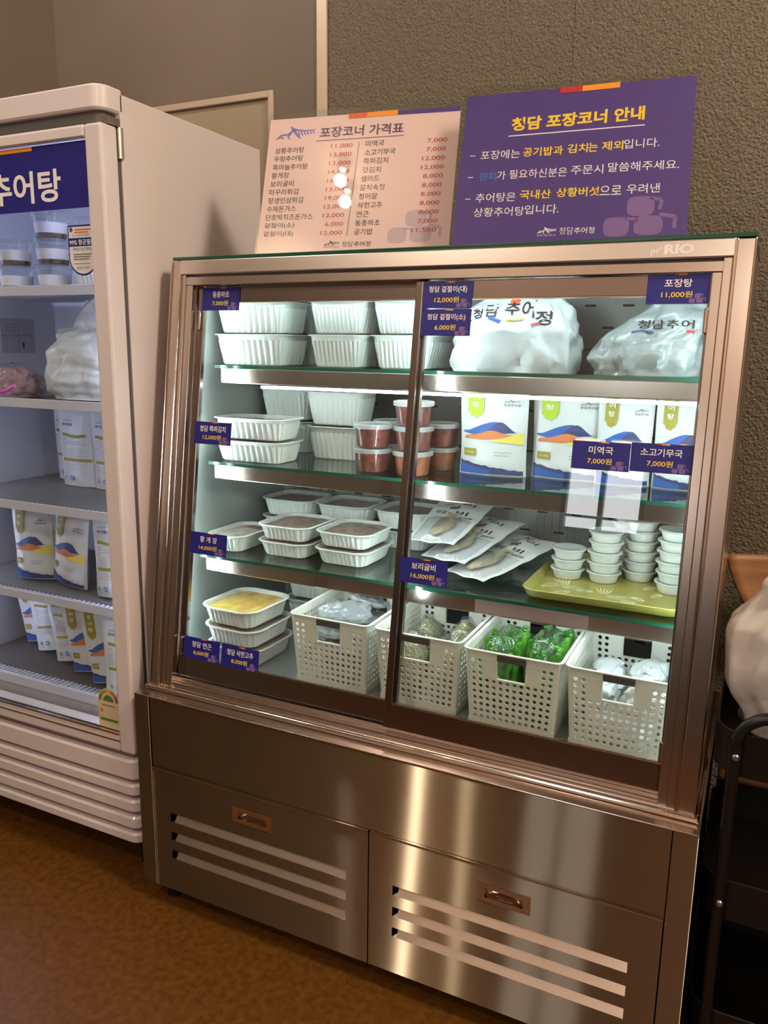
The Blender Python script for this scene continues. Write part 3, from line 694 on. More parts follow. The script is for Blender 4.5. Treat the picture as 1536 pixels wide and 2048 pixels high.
# ================================================================== PLASTIC TUBS AND TRAYS
def rrect(w, d, r, m=7, k=6):
    """rounded rectangle: list of (x, y, nx, ny)"""
    out = []; hw, hd = w/2-r, d/2-r
    crn = [(hw, hd, 0), (-hw, hd, PI/2), (-hw, -hd, PI), (hw, -hd, 1.5*PI)]
    for q in range(4):
        cx, cy, t0 = crn[q]
        for j in range(k+1):
            t = t0+PI/2*j/k; out.append((cx+r*math.cos(t), cy+r*math.sin(t), math.cos(t), math.sin(t)))
        nx_, ny_, t1 = crn[(q+1) % 4]
        ax, ay = cx+r*math.cos(t0+PI/2), cy+r*math.sin(t0+PI/2); bx, by = nx_+r*math.cos(t1), ny_+r*math.sin(t1)
        for j in range(1, m):
            f = j/m; out.append((ax+(bx-ax)*f, ay+(by-ay)*f, math.cos(t1), math.sin(t1)))
    return out
def tub(name, label, w, d, h, taper=.012, r=.03, food=BROWNF, rib=.0018, group=None, cat='container', film=True, fill=.82, seed=0):
    t = thing(name, label, cat, (0, 0, 0), 0, group)
    P = rrect(w-.012, d-.012, r, max(7, int(w/.006)), 14)
    n = len(P); mb = MB(); rings = []
    def ring(ins, z, amp=0.):
        rr_ = []
        for i, (x, y, a, b) in enumerate(P):
            q = -ins + (amp if (i % 4) < 2 else -amp)
            rr_.append((x+a*q, y+b*q, z))
        return rr_
    for ins, z, amp in ((taper+.006, 0, 0), (taper+.001, .002, 0), (taper, .005, rib), (taper*.25, h*.80, rib), (taper*.22, h*.82, 0), (0.001, h-.004, 0), (0, h-.002, 0), (-.006, h-.002, 0), (-.0065, h-.0005, 0), (-.005, h, 0), (.0005, h, 0), (.0015, h-.003, 0), (taper*.3+.0016, h*fill, 0)):
        rings.append(ring(ins, z, amp))
    mb.rings(rings, None, True, False)
    obj('tub_body', mb, PP, t, True, local=True)
    rnd = random.Random(seed)
    fr_ = [[(x-a*(taper*.3+.001)*1-a*0, y-b*(taper*.3+.001), h*fill-.001) for x, y, a, b in P]]
    for s_ in (.82, .6, .35, .1):
        fr_.append([(x*s_, y*s_, h*fill-.001+(1-s_)*.006+.004*noise.noise(Vector((x*s_*40+seed, y*s_*40, 3)))) for x, y, a, b in P])
    obj('food', MB().rings(fr_, None, False, True), food, t, True, local=True)
    if film:
        fl = [[(x+a*.0055, y+b*.0055, h+.0005) for x, y, a, b in P], [(x-a*.002, y-b*.002, h+.0007) for x, y, a, b in P]]
        for s_ in (.86, .68, .45, .2):
            fl.append([(x*s_, y*s_, h+.0002-(1-s_)*.002+.0006*noise.noise(Vector((x*s_*35+seed*3, y*s_*35, 9)))) for x, y, a, b in P])
        fo = obj('lid_film', MB().rings(fl, None, False, True), FILM, t, True, local=True)
        mp_ = MB()
        for ix in range(3):
            for iy in range(2):
                cx, cy = (ix-1)*w*.31+rnd.uniform(-.01, .01), (iy-.5)*d*.45
                f_ = lambda x, y: (cx+x, cy+y, h+.0011)
                for k, m_ in ((-1, REDINK), (0, INK), (1, REDINK)):
                    stroke(mp_, f_, [(k*.0035-.005, -.009), (k*.0035+.003, .009)], .0011, m_)
        obj('film_print', mp_, None, fo, local=True)
    return t

# top shelf: deep tubs two high
Z1 = 1.2602
G1 = 'deep white tubs on the top shelf'
ta = tub('food_tub', 'deep white tub at the left end of the top shelf, lower of its pair', .200, .152, .0705, .015, .028, seed=1, group=G1)
place(ta, (.138, .338, Z1))
dup(ta, (.139, .339, Z1+.0725), .01, 'deep white tub at the left end of the top shelf, upper of its pair')
dup(ta, (.152, .500, Z1), 0, 'deep white tub at the back of the top shelf behind the first pair, lower')
dup(ta, (.153, .500, Z1+.0725), 0, 'deep white tub at the back of the top shelf behind the first pair, upper')
dup(ta, (.360, .375, Z1), PI/2, 'deep white tub endwise on the top shelf second pair along, lower')
dup(ta, (.361, .375, Z1+.0725), PI/2, 'deep white tub endwise on the top shelf second pair along, upper')
dup(ta, (.518, .372, Z1), PI/2, 'deep white tub on the top shelf beside the door divider, lower')
dup(ta, (.519, .372, Z1+.0725), PI/2, 'deep white tub on the top shelf beside the door divider, upper')
# second shelf
Z2 = 1.0387
tb = tub('food_tray', 'wide shallow white tray on the second shelf above the 12,000 label, lower', .200, .128, .050, .013, .032, seed=2, group='wide trays on the second shelf')
place(tb, (.154, .290, Z2), .0)
dup(tb, (.154, .291, Z2+.0525), .02, 'wide shallow white tray on the second shelf with knotted film, upper')
tc = tub('food_tub', 'tall white tub on the second shelf left of the red cups, lower of its pair', .162, .135, .080, .016, .03, seed=3, group='tall tubs on the second shelf')
place(tc, (.304, .431, Z2), .02)
dup(tc, (.301, .431, Z2+.082), .05, 'tall white tub on the second shelf left of the red cups, upper of its pair')
dup(tc, (.124, .500, Z2), 0, 'tall white tub at the back left of the second shelf, lower of its pair')
dup(tc, (.124, .500, Z2+.082), 0, 'tall white tub at the back left of the second shelf, upper of its pair')
# third shelf
Z3 = .8247
G3 = 'shallow trays on the third shelf'
td = tub('food_tray', 'white film-topped tray on the third shelf, front middle, lower of its pair', .146, .165, .0365, .011, .034, seed=4, group=G3)
place(td, (.250, .302, Z3))
dup(td, (.249, .304, Z3+.038), .0, 'white film-topped tray on the third shelf, front middle, upper of its pair')
dup(td, (.405, .300, Z3), -.02, 'white film-topped tray on the third shelf next to the divider, lower of its pair')
dup(td, (.404, .307, Z3+.038), -.01, 'white film-topped tray on the third shelf next to the divider, upper of its pair')
te = tub('food_tray', 'single white tray of pale crab on the third shelf behind the 14,000 label', .112, .170, .041, .011, .034, REDF, seed=5)
place(te, (.102, .285, Z3), .0)
tf = tub('food_tray', 'white tray at the back left of the third shelf, lower', .156, .150, .046, .012, .034, seed=6, group='deeper trays at the back of the third shelf')
place(tf, (.134, .492, Z3))
dup(tf, (.134, .492, Z3+.0475), .0, 'white tray at the back left of the third shelf, upper')
dup(tf, (.296, .492, Z3), 0, 'white tray at the back middle of the third shelf, lower')
dup(tf, (.296, .492, Z3+.0475), -.0, 'white tray at the back middle of the third shelf, upper')
dup(tf, (.460, .490, Z3), 0, 'white tray behind the door divider on the third shelf, lower')
dup(tf, (.461, .490, Z3+.0475), 0, 'white tray behind the door divider on the third shelf, upper')
# case floor
Z4 = .5842
tg = tub('food_tray', 'white tray of yellow lotus root on top of the stack at the case floor left', .158, .178, .0435, .011, .036, YELF, seed=7, group='trays stacked on the case floor')
place(tg, (.168, .206, Z4+.090), -.05)
t2 = tub('food_tray', 'white tray of brown side dish on the case floor, middle of the stack of three', .158, .178, .0435, .011, .036, BROWNF, seed=8, group='trays stacked on the case floor')
place(t2, (.174, .205, Z4+.045), -.03)
dup(t2, (.178, .205, Z4), -.02, 'white tray of brown side dish on the case floor, bottom of the stack of three')
dup(tc, (.222, .460, Z4), 0, 'tall white tub on the case floor behind the tray stack, lower', 'tall tubs on the case floor')
dup(tc, (.220, .460, Z4+.082), .03, 'tall white tub on the case floor behind the tray stack, upper', 'tall tubs on the case floor')

# ================================================================== CUPS
def sauce_cup(label, filling, group):
    c = thing('sauce_cup', label, 'cup', (0, 0, 0), 0, group)
    obj('cup_wall', MB().lathe([(.034, 0), (.0352, .002), (.0405, .047), (.0418, .0475)], 32, cap1=False), CLEARP, c, True, local=True)
    obj('filling', MB().lathe([(.0335, .0015), (.0345, .003), (.0392, .041), (.036, .0425), (.01, .0435)], 32), filling, c, True, local=True)
    obj('lid', MB().lathe([(.0425, .0415), (.0440, .0425), (.0440, .0500), (.0425, .0515), (.0395, .0515), (.0385, .0495), (.0300, .0495), (.005, .0495)], 32, cap0=False), MILKY, c, True, local=True)
    return c
GS = 'lidded sauce cups on the second shelf'
k1 = sauce_cup('clear cup of red sauce, lower of the front pair left of the divider', KIMCHI, GS)
place(k1, (.458, .282, Z2))
dup(k1, (.458, .283, Z2+.0525), .4, 'clear cup of red sauce, upper of the front pair left of the divider')
k2 = sauce_cup('clear cup of orange sauce at the bottom of the stack of three', SAUCE, GS)
place(k2, (.556, .278, Z2))
dup(k1, (.556, .280, Z2+.0525), 1., 'clear cup of red sauce in the middle of the stack of three')
dup(k1, (.555, .281, Z2+.105), 2., 'clear cup of red sauce on top of the stack of three')
dup(k1, (.456, .385, Z2), 1., 'clear cup of red sauce behind the front pair, lower')
dup(k1, (.456, .385, Z2+.0525), 2., 'clear cup of red sauce behind the front pair, upper')
dup(k2, (.578, .378, Z2), 1., 'clear cup of orange sauce behind the stack of three, lower')
dup(k1, (.578, .378, Z2+.0525), 1.4, 'clear cup of red sauce behind the stack of three, upper')
def white_cup(label, group):
    c = thing('lidded_cup', label, 'cup', (0, 0, 0), 0, group)
    obj('cup_wall', MB().lathe([(.0255, 0), (.027, .001), (.0322, .0182), (.0352, .0185), (.0354, .0203), (.0335, .0206)], 32, cap1=True), PP, c, True, local=True)
    obj('lid', MB().lathe([(.0358, .0186), (.0364, .0195), (.0362, .0224), (.0335, .0229), (.0315, .0212), (.005, .0212)], 32, cap0=False), MILKY, c, True, local=True)
    return c
GC = 'small white cups stacked on the olive tray'
ORD = ['bottom', 'second', 'third', 'fourth', 'fifth', 'sixth']
wc = None
for sx, sy, cnt, nm in ((.882, .372, 3, 'short front left stack'), (.957, .378, 5, 'second stack from the left'), (.985, .492, 6, 'stack standing behind the others'), (1.022, .425, 6, 'third stack from the left'), (1.095, .362, 6, 'stack at the right tray edge')):
    for i in range(cnt):
        lb = 'small white lidded cup, %s from below in the %s' % (ORD[i], nm) if i else 'small white lidded cup at the bottom of the %s' % nm
        loc = (sx+random.uniform(-.0015, .0015), sy+random.uniform(-.0015, .0015), .8304+i*.0216)
        if wc is None: wc = place(white_cup(lb, GC), loc)
        else: dup(wc, loc, i*.7, lb)
# serving tray
TX0, TX1, TY0, TY1 = .822, 1.135, .202, .545
tr = thing('serving_tray', 'olive yellow serving tray with leaf print on the third shelf', 'tray', ((TX0+TX1)/2, (TY0+TY1)/2, Z3))
def tring(ins, z, r=.035):
    return [((TX0+TX1)/2+x-a*ins, (TY0+TY1)/2+y-b*ins, Z3+z) for x, y, a, b in rrect(TX1-TX0, TY1-TY0, r, 6, 8)]
mb = MB().rings([tring(.012, 0), tring(.010, .001), tring(.002, .014), tring(0, .017), tring(.002, .0185), tring(.005, .017), tring(.014, .0055), tring(.018, .0050)], None, True, True)
obj('tray_body', mb, TRAYM, tr, True)
mb = MB(); rnd = random.Random(5)
ft = lambda x, y: (x, y, Z3+.0055)
for k in range(26):
    cx, cy, an, ln = rnd.uniform(TX0+.04, TX1-.04), rnd.uniform(TY0+.035, TY1-.04), rnd.uniform(0, PI), rnd.uniform(.014, .024)
    ca, sa = math.cos(an), math.sin(an)
    L_ = lambda u, v: ft(min(max(cx+u*ca-v*sa, TX0+.022), TX1-.022), min(max(cy+u*sa+v*ca, TY0+.022), TY1-.022))
    if k % 3 == 0:
        for j in range(5): stroke(mb, L_, [(-ln, (j-2)*.003), (0, (j-2)*.006), (ln, (j-2)*.008)], [.0015, .0034, .001], TRAYP)
    else:
        o_ = [(ln*math.cos(t), ln*.42*math.sin(t)*(1+.3*math.cos(t))) for t in [2*PI*q/22 for q in range(23)]]
        stroke(mb, L_, o_, .0032, TRAYP); stroke(mb, L_, [(-ln, 0), (ln*.8, .001)], .0026, TRAYP)
        mb.add([L_(ln*.5+.006*math.cos(t), .005*math.sin(t)) for t in [2*PI*q/10 for q in range(10)]], [tuple(range(10))], TRAYP)
obj('leaf_print', mb, None, tr)

# ================================================================== STAND-UP POUCHES
def pouch(name, label, w, h, T, style, seed=0, group=None, lean=0.):
    t = thing(name, label, 'pouch', (0, 0, 0), 0, group)
    def half(u, v):
        e = max(0., math.sin(PI*u))**.55
        b = T/2*((1-v)**.75)*(.55+.45*min(1, v*6+.3))*e
        return b+.0022*noise.noise(Vector((u*4+seed*7, v*5, seed)))*e*(1-v*.3)+.0004
    def S_(u, v, side, off=0.):
        squeeze = .04*math.sin(PI*min(1, v*1.3))
        x = (u-.5)*w*(1-squeeze*(1-v))
        bend = lean*v*v*h+.004*math.sin(3*v+seed)
        return (x, bend-side*(half(u, v)+off), v*h)
    us = [i/22 for i in range(23)]; vs = [j/26 for j in range(27)]
    mb = MB(); mb.grid(lambda u, v: S_(u, v, 1), us, vs); mb.grid(lambda u, v: S_(1-u, v, -1), us, vs)
    mb.add([S_(u, 0, 1) for u in us]+[S_(u, 0, -1) for u in us], [(i+1, i, 23+i, 24+i) for i in range(22)])
    obj('pouch_body', mb, POUCH, t, True, local=True)
    f = lambda x, y, o=.0006: S_(x, y, 1, o)
    f1 = lambda x, y: f(x, y, .0040)
    LV = [0]
    def band(mb, a, b, lo, hi, m, n=16):
        LV[0] += 1; of = .0006+.0003*LV[0]
        for i in range(n):
            u0, u1 = a+(b-a)*i/n, a+(b-a)*(i+1)/n
            l0, l1, h0, h1 = lo(u0), lo(u1), hi(u0), hi(u1)
            k = 3
            mb.add([f(u0, l0+(h0-l0)*j/k, of) for j in range(k+1)]+[f(u1, l1+(h1-l1)*j/k, of) for j in range(k+1)], [(j, k+1+j, k+2+j, j+1) for j in range(k)], m)
    mb = MB(); tx = MB()
    if style == 'front':
        mg = lambda u, c, s_: math.exp(-((u-c)/s_)**2)
        y0 = lambda u: .46+.02*math.sin(u*9)
        band(mb, .06, .60, lambda u: .44-.03*math.sin((u-.06)*5), lambda u: .47-.012*math.sin(u*16)+.10*mg(u, .52, .2), MBLUE)
        band(mb, .42, .88, lambda u: .43+.06*max(0, u-.42), lambda u: .435+.125*mg(u, .63, .17), MINDIGO)
        band(mb, .08, .82, lambda u: .375+.10*max(0, u-.45), lambda u: .415+.055*mg(u, .5, .18)-.02*(u < .1)+.04*max(0, u-.5), MORANGE)
        band(mb, .30, .97, lambda u: .325+.03*math.sin(u*3), lambda u: .355+.22*max(0, u-.45)**1.1, MYELLOW)
        band(mb, .03, .97, lambda u: .012, lambda u: .17-.115*u**.6+.006*math.sin(u*60)+.004*math.sin(u*133), MINDIGO)
        band(mb, .03, .5, lambda u: .012, lambda u: .12-.12*u, MBLUE)
        rb = lambda u: .60
        band(mb, .13, .37, lambda u: .66-.06*math.sin((u-.13)/.24*PI)+.012*math.sin(u*90), lambda u: .985, LIME if seed % 2 else KHAKI)
        band(mb, .08, .28, lambda u: .20, lambda u: .275, KHAKI, 4)
        for k, ch in enumerate('추어탕'): put_text(tx, f1, ch, .25, .875-.085*k, .055, .11, WHITEINK, .01, 'C')
        put_text(tx, f1, '버우러(뚜석지,', .56, .235, .019, .26, INK); put_text(tx, f1, '무침(국내산)', .56, .205, .019, .22, INK)
        roof_logo(tx, f1, .66, .76, .24, .03, INK); put_text(tx, f1, '청담추어정', .66, .725, .025, .24, INK, .01)
        put_text(tx, f1, '1~2인 600g', .10, .225, .022, .15, WHITEINK)
    else:
        put_text(tx, f1, '추어탕', .16, .80, .040, .30, INK, .02); put_text(tx, f1, '보글보글', .18, .865, .018, .26, INK)
        band(mb, .14, .80, lambda u: .655+.012*math.sin(u*9), lambda u: .695+.012*math.sin(u*9), KHAKI)
        band(mb, .14, .93, lambda u: .335, lambda u: .375, KHAKI)
        rnd = random.Random(seed+3)
        for k in range(8):
            y = .62-.031*k
            if k in (0, 3): put_text(tx, f1, '조리방법', .15, y, .016, .12, INK)
            else:
                s_ = ''.join(rnd.choice('가나다라마바사아자차는을이') for _ in range(22))
                put_text(tx, f1, s_, .15, y, .014, rnd.uniform(.5, .74), GREYINK)
        for k in range(3): put_text(tx, f1, ''.join(rnd.choice('재고정보오소우유대두') for _ in range(20)), .15, .295-.03*k, .013, rnd.uniform(.3, .74), GREYINK)
        c = [(.22+.05*math.cos(PI/2+2*PI*k/3), .115+.034*math.sin(PI/2+2*PI*k/3)) for k in range(4)]
        for k in range(3):
            a, b = c[k], c[k+1]; stroke(tx, f1, [(a[0]*.9+b[0]*.1, a[1]*.9+b[1]*.1), (a[0]*.2+b[0]*.8, a[1]*.2+b[1]*.8)], .011, INK)
        put_text(tx, f1, '비닐류', .175, .05, .011, .09, INK)
        tx.add([f1(.42+.062*math.cos(2*PI*k/16), .115+.035*math.sin(2*PI*k/16)) for k in range(16)], [tuple(range(16))], SNOWB)
        f2 = lambda x, y: f(x, y, .0044)
        for k in range(3):
            a = PI*k/3; stroke(tx, f2, [(.42-.05*math.cos(a), .115-.028*math.sin(a)), (.42+.05*math.cos(a), .115+.028*math.sin(a))], .006, WHITEINK)
    obj('printed_art', mb, None, t, True, local=True); obj('lettering', tx, None, t, local=True)
    return t
GP = 'soup pouches standing on the second shelf of the case'
pa = pouch('soup_pouch', 'white mountain-print pouch standing just right of the door divider', .150, .205, .050, 'front', 1, GP)
place(pa, (.707, .362, Z2))
dup(pa, (.862, .385, Z2), 0, 'white mountain-print pouch second from the divider, partly behind a price label')
pb = pouch('soup_pouch', 'white crinkled pouch behind the left 7,000 label, third from the divider', .108, .195, .050, 'front', 4, GP)
place(pb, (.978, .375, Z2), .05)
dup(pb, (1.090, .375, Z2), .05, 'white crinkled pouch at the right end of the second shelf')

# fridge pouches
GQ = 'pouches on the third fridge shelf'
qb = pouch('soup_pouch', 'white pouch showing its back print, in the middle of the third fridge shelf', .134, .210, .05, 'back', 2, GQ)
place(qb, (-.490, .350, .912))
dup(qb, (-.590, .415, .912), -.15, 'white pouch showing its back print, leftmost on the third fridge shelf')
dup(qb, (-.362, .345, .912), .05, 'white pouch showing its back print beside the door frame on the third fridge shelf')
GR = 'pouches on the fourth fridge shelf'
def settle(o, w, T):   # lift a leaning pouch so that its lower corner rests on the shelf
    e = o.rotation_euler; o.location.z += abs(math.sin(e.y))*w/2+abs(math.sin(e.x))*T/2+.003; return o
qf = pouch('soup_pouch', 'white pouch with green ribbon and mountain print, left front of the fourth fridge shelf', .132, .205, .055, 'front', 2, GR)
place(qf, (-.500, .185, .676)).rotation_euler = (-.06, -.05, .1); settle(qf, .132, .055)
a = dup(qf, (-.372, .178, .676), -.05, 'white pouch with bent green ribbon, second from the left on the fourth fridge shelf'); a.rotation_euler = (-.05, .12, -.12); settle(a, .132, .055)
a = dup(qf, (-.585, .30, .676), .3, 'white pouch standing far left behind the others on the fourth fridge shelf'); a.rotation_euler = (0, -.10, .2); settle(a, .132, .055)
a = dup(qf, (-.292, .290, .676), -.2, 'white pouch set back between two others on the fourth fridge shelf'); a.rotation_euler = (0, .1, -.05); settle(a, .132, .055)
qg = pouch('soup_pouch', 'white pouch showing its back print at the door frame on the fourth fridge shelf', .118, .200, .05, 'back', 5, GR)
place(qg, (-.196, .165, .676)).rotation_euler = (-.02, -.08, .05); settle(qg, .118, .05)
GT = 'pouches leaning in the fridge bottom'
LB = [('front', -.612, .285, 'white pouch with olive ribbon leaning at the far left of the fridge bottom'),
      ('back', -.530, .250, 'white back-print pouch, second from the left in the fridge bottom'),
      ('back', -.420, .218, 'white back-print pouch, third from the left in the fridge bottom'),
      ('front', -.318, .186, 'white pouch with olive ribbon, fourth from the left in the fridge bottom'),
      ('front', -.218, .155, 'white pouch with olive ribbon behind the energy label in the fridge bottom'),
      ('back', -.150, .127, 'white pouch at the right side of the fridge bottom by the door frame')]
for i, (st_, x, y, lb) in enumerate(LB):
    o = dup(qf if st_ == 'front' else qg, (x, y, .434), 0, lb, GT, (1, .42, .95)); o.rotation_euler = (-.03, -.20 if i < 5 else -.05, .06); settle(o, .132, .03)

# ================================================================== CRUMPLED BAGS
def crease(p, seed, freq):
    rnd = random.Random(seed*31+7); s = 0.; a = 1.; f = freq; tot = 0.
    w_ = noise.noise(p*freq*.35+Vector((seed, 0, 0)))*1.2
    for i in range(8):
        d = Vector((rnd.gauss(0, 1), rnd.gauss(0, 1), rnd.gauss(0, 1))).normalized()
        x = (d.dot(p)*f+rnd.random()*2+w_) % 2; s += a*(abs(x-1)*2-1); tot += a; a *= .80; f *= 1.22
    return s/tot
def blob(prof, w, d, seed, amp, n=64, ex=.62, freq=14., rows=40, base_flat=True):
    """bag body: prof = [(height, width share, depth share, x shift)]"""
    h = prof[-1][0]; rings = []; n = max(n, 64); rows = max(rows, 36)
    for j in range(rows+1):
        z = h*j/rows
        for k in range(len(prof)-1):
            if prof[k][0] <= z <= prof[k+1][0]+1e-9:
                f = (z-prof[k][0])/max(1e-9, prof[k+1][0]-prof[k][0]); f = f*f*(3-2*f)
                a = [prof[k][q]+(prof[k+1][q]-prof[k][q])*f for q in range(1, 4)]; break
        rg = []
        for i in range(n):
            t = 2*PI*i/n; c, s_ = math.cos(t), math.sin(t)
            x = math.copysign(abs(c)**ex, c)*w/2*a[0]; y = math.copysign(abs(s_)**ex, s_)*d/2*a[1]
            p = Vector((x, y, z))
            q = amp*2.6*crease(p, seed, freq*2.2)*(min(1, j/4) if base_flat else 1)+amp*.5*noise.noise(p*freq*1.1)
            q = min(q, amp*.8)
            l = math.hypot(x, y) or 1
            rg.append((a[2]+x+x/l*q, y+y/l*q, z+amp*1.2*crease(p+Vector((3, 1, 2)), seed+2, freq*2)*(j > 2)))
        rings.append(rg)
    return MB().rings(rings, None, True, True)
from mathutils.bvhtree import BVHTree
def drape(mbody, off=.0012):
    tree = BVHTree.FromPolygons([tuple(v) for v in mbody.v], [tuple(f) for f in mbody.f])
    def fn(x, y):
        hit = tree.ray_cast(Vector((x, -1, y)), Vector((0, 1, 0)))
        return (x, (hit[0].y if hit[0] is not None else -.03)-off, y)
    return fn
def spin(o, rx=0, ry=0, rz=0): o.rotation_euler = (rx, ry, rz); return o

# white carrier bags on the top shelf of the case
b1 = thing('carrier_bag', 'white plastic bag with brush lettering on the top shelf', 'plastic bag', (.752, .345, Z1))
prof = [(0, .96, .95, 0), (.03, 1.0, 1., 0), (.075, .97, .9, -.002), (.118, .82, .62, .005), (.150, .62, .25, .012), (.165, .5, .1, .014)]
mbody = blob(prof, .262, .150, 3, .0075, 120, rows=70, freq=12); obj('bag_body', mbody, BAGW, b1, True, local=True)
fb = drape(mbody)
mb = MB()
for s_, x, y, w_, hh in (('청', -.080, .105, .020, .017), ('담', -.052, .108, .024, .022), ('추', -.012, .112, .026, .022), ('어', .022, .106, .024, .03), ('정', .052, .092, .028, .024)): put_text(mb, fb, s_, x, y, hh*1.15, w_*1.15, INK, .018)
stroke(mb, fb, [(-.088, .098), (-.068, .106), (-.040, .106), (-.018, .098)], [.002, .004, .006, .007], MBLUE); stroke(mb, fb, [(-.008, .102), (.030, .104)], [.004, .002], YELLOW); stroke(mb, fb, [(.045, .092), (.062, .096)], .004, REDINK)
mb.add([fb(.004+.010*math.cos(2*PI*k/14), .139+.007*math.sin(2*PI*k/14)) for k in range(14)], [tuple(range(14))], CORAL)
obj('bag_lettering', mb, None, b1, local=True)
b2 = thing('carrier_bag', 'grey translucent bag with brush lettering at the right end of the top shelf', 'plastic bag', (1.018, .355, Z1))
prof = [(0, .98, .95, 0), (.03, 1.05, 1., -.004), (.06, .95, .9, .0), (.10, .72, .6, .03), (.135, .52, .35, .05), (.15, .45, .2, .055)]
mbody = blob(prof, .210, .15, 8, .008, 110, rows=60, freq=13); obj('bag_body', mbody, mat('grey_bag', rgb(150, 156, 156), .3, coat=.4, bump=4, bscale=24, bstr=.4), b2, True, local=True)
fb = drape(mbody)
mb = MB()
for k, s_ in enumerate('청담추어'): put_text(mb, fb, s_, -.022+.026*k, .086, .016, .022, INK, .02)
stroke(mb, fb, [(-.03, .079), (-.012, .083), (.008, .079)], .004, MINDIGO); stroke(mb, fb, [(.015, .079), (.062, .082)], .004, MYELLOW); stroke(mb, fb, [(.066, .082), (.08, .079)], .005, REDINK)
obj('bag_lettering', mb, None, b2, local=True)

# dried fish packs on the third shelf
def fish_pack(label, seed):
    t = thing('dried_fish_pack', label, 'fish pack', (0, 0, 0), 0, 'dried fish packs on the third shelf')
    w, h = .112, .250
    def S_(u, v, sd, off=0):
        e = max(0, math.sin(PI*u))**.6*max(0, math.sin(PI*min(1, max(0, v))))**.5
        th = .003+.006*math.exp(-((v-.26)/.22)**2)
        ruf = .004*noise.noise(Vector((u*3+seed*4, v*6, seed)))
        return ((u-.5)*w*(1+.25*v), .006*math.sin(v*5+seed)*v-sd*(th*e+off)+ruf, v*h)
    us = [i/16 for i in range(17)]; vs = [j/30 for j in range(31)]
    mb = MB(); mb.grid(lambda u, v: S_(u, v, 1), us, vs); mb.grid(lambda u, v: S_(1-u, v, -1), us, vs)
    obj('pack_body', mb, POUCH, t, True, local=True)
    mb = MB(); rings = []
    for j in range(19):   # a croaker: head at the pack's open window, body tapering to the tail
        f = j/18; r_ = .0215*math.sin(PI*min(1, .08+f*.86))**.75*(1 if f < .75 else 1-(f-.75)*2.2); r_ = max(r_, .0045)
        cz = .018+f*.115
        rings.append([( .006*math.sin(f*3)+r_*math.cos(a), -.0125+.008*math.sin(a)*(r_/.0215)**.7, cz+.0) for a in [2*PI*k/14 for k in range(14)]])
    mb.rings(rings, None, True, True)
    mb.add([(-.004, -.012, .128), (.004, -.012, .128), (.020, -.012, .150), (0, -.012, .142), (-.018, -.012, .150), (0, -.016, .138)], [(0, 1, 2, 3), (0, 3, 4), (0, 1, 5)])
    mb.add([(.018, -.012, .05), (.020, -.012, .09), (.030, -.011, .085), (.029, -.012, .06)], [(0, 1, 2, 3)])
    obj('dried_fish', mb, FISH, t, True, local=True)
    f1 = lambda x, y: S_(x, y, 1, .0008)
    mb = MB()
    for k, s_ in enumerate('보리굴비'): put_text(mb, f1, s_, .30+.2*(k % 2), .90-.10*k, .07, .22, INK, .012)
    put_text(mb, f1, '영광', .12, .60, .06, .2, INK, .01); put_text(mb, f1, '법성포', .62, .52, .05, .26, INK, .01); put_text(mb, f1, '건조', .15, .80, .05, .18, INK, .01)
    obj('pack_lettering', mb, None, t, local=True)
    mb = MB(); mb.grid(lambda u, v: S_(.08+.84*u, .02+.46*v, 1, .014*math.sin(PI*u)**.5*math.sin(PI*v)**.4), [i/12 for i in range(13)], [j/12 for j in range(13)])
    obj('clear_window', mb, ZIPB, t, True, local=True)
    return t
f0 = fish_pack('dried fish pack lying frontmost on the third shelf, tail end pointing right', 1)
spin(place(f0, (.690, .250, Z3+.012)), -1.40, 0, -.42)
a = dup(f0, (.634, .268, Z3+.036), 0, 'dried fish pack lying second from the right behind the 16,000 label'); spin(a, -1.38, 0, -.22)
a = dup(f0, (.600, .276, Z3+.069), 0, 'dried fish pack lying farthest left by the door divider'); spin(a, -1.38, 0, -.02)

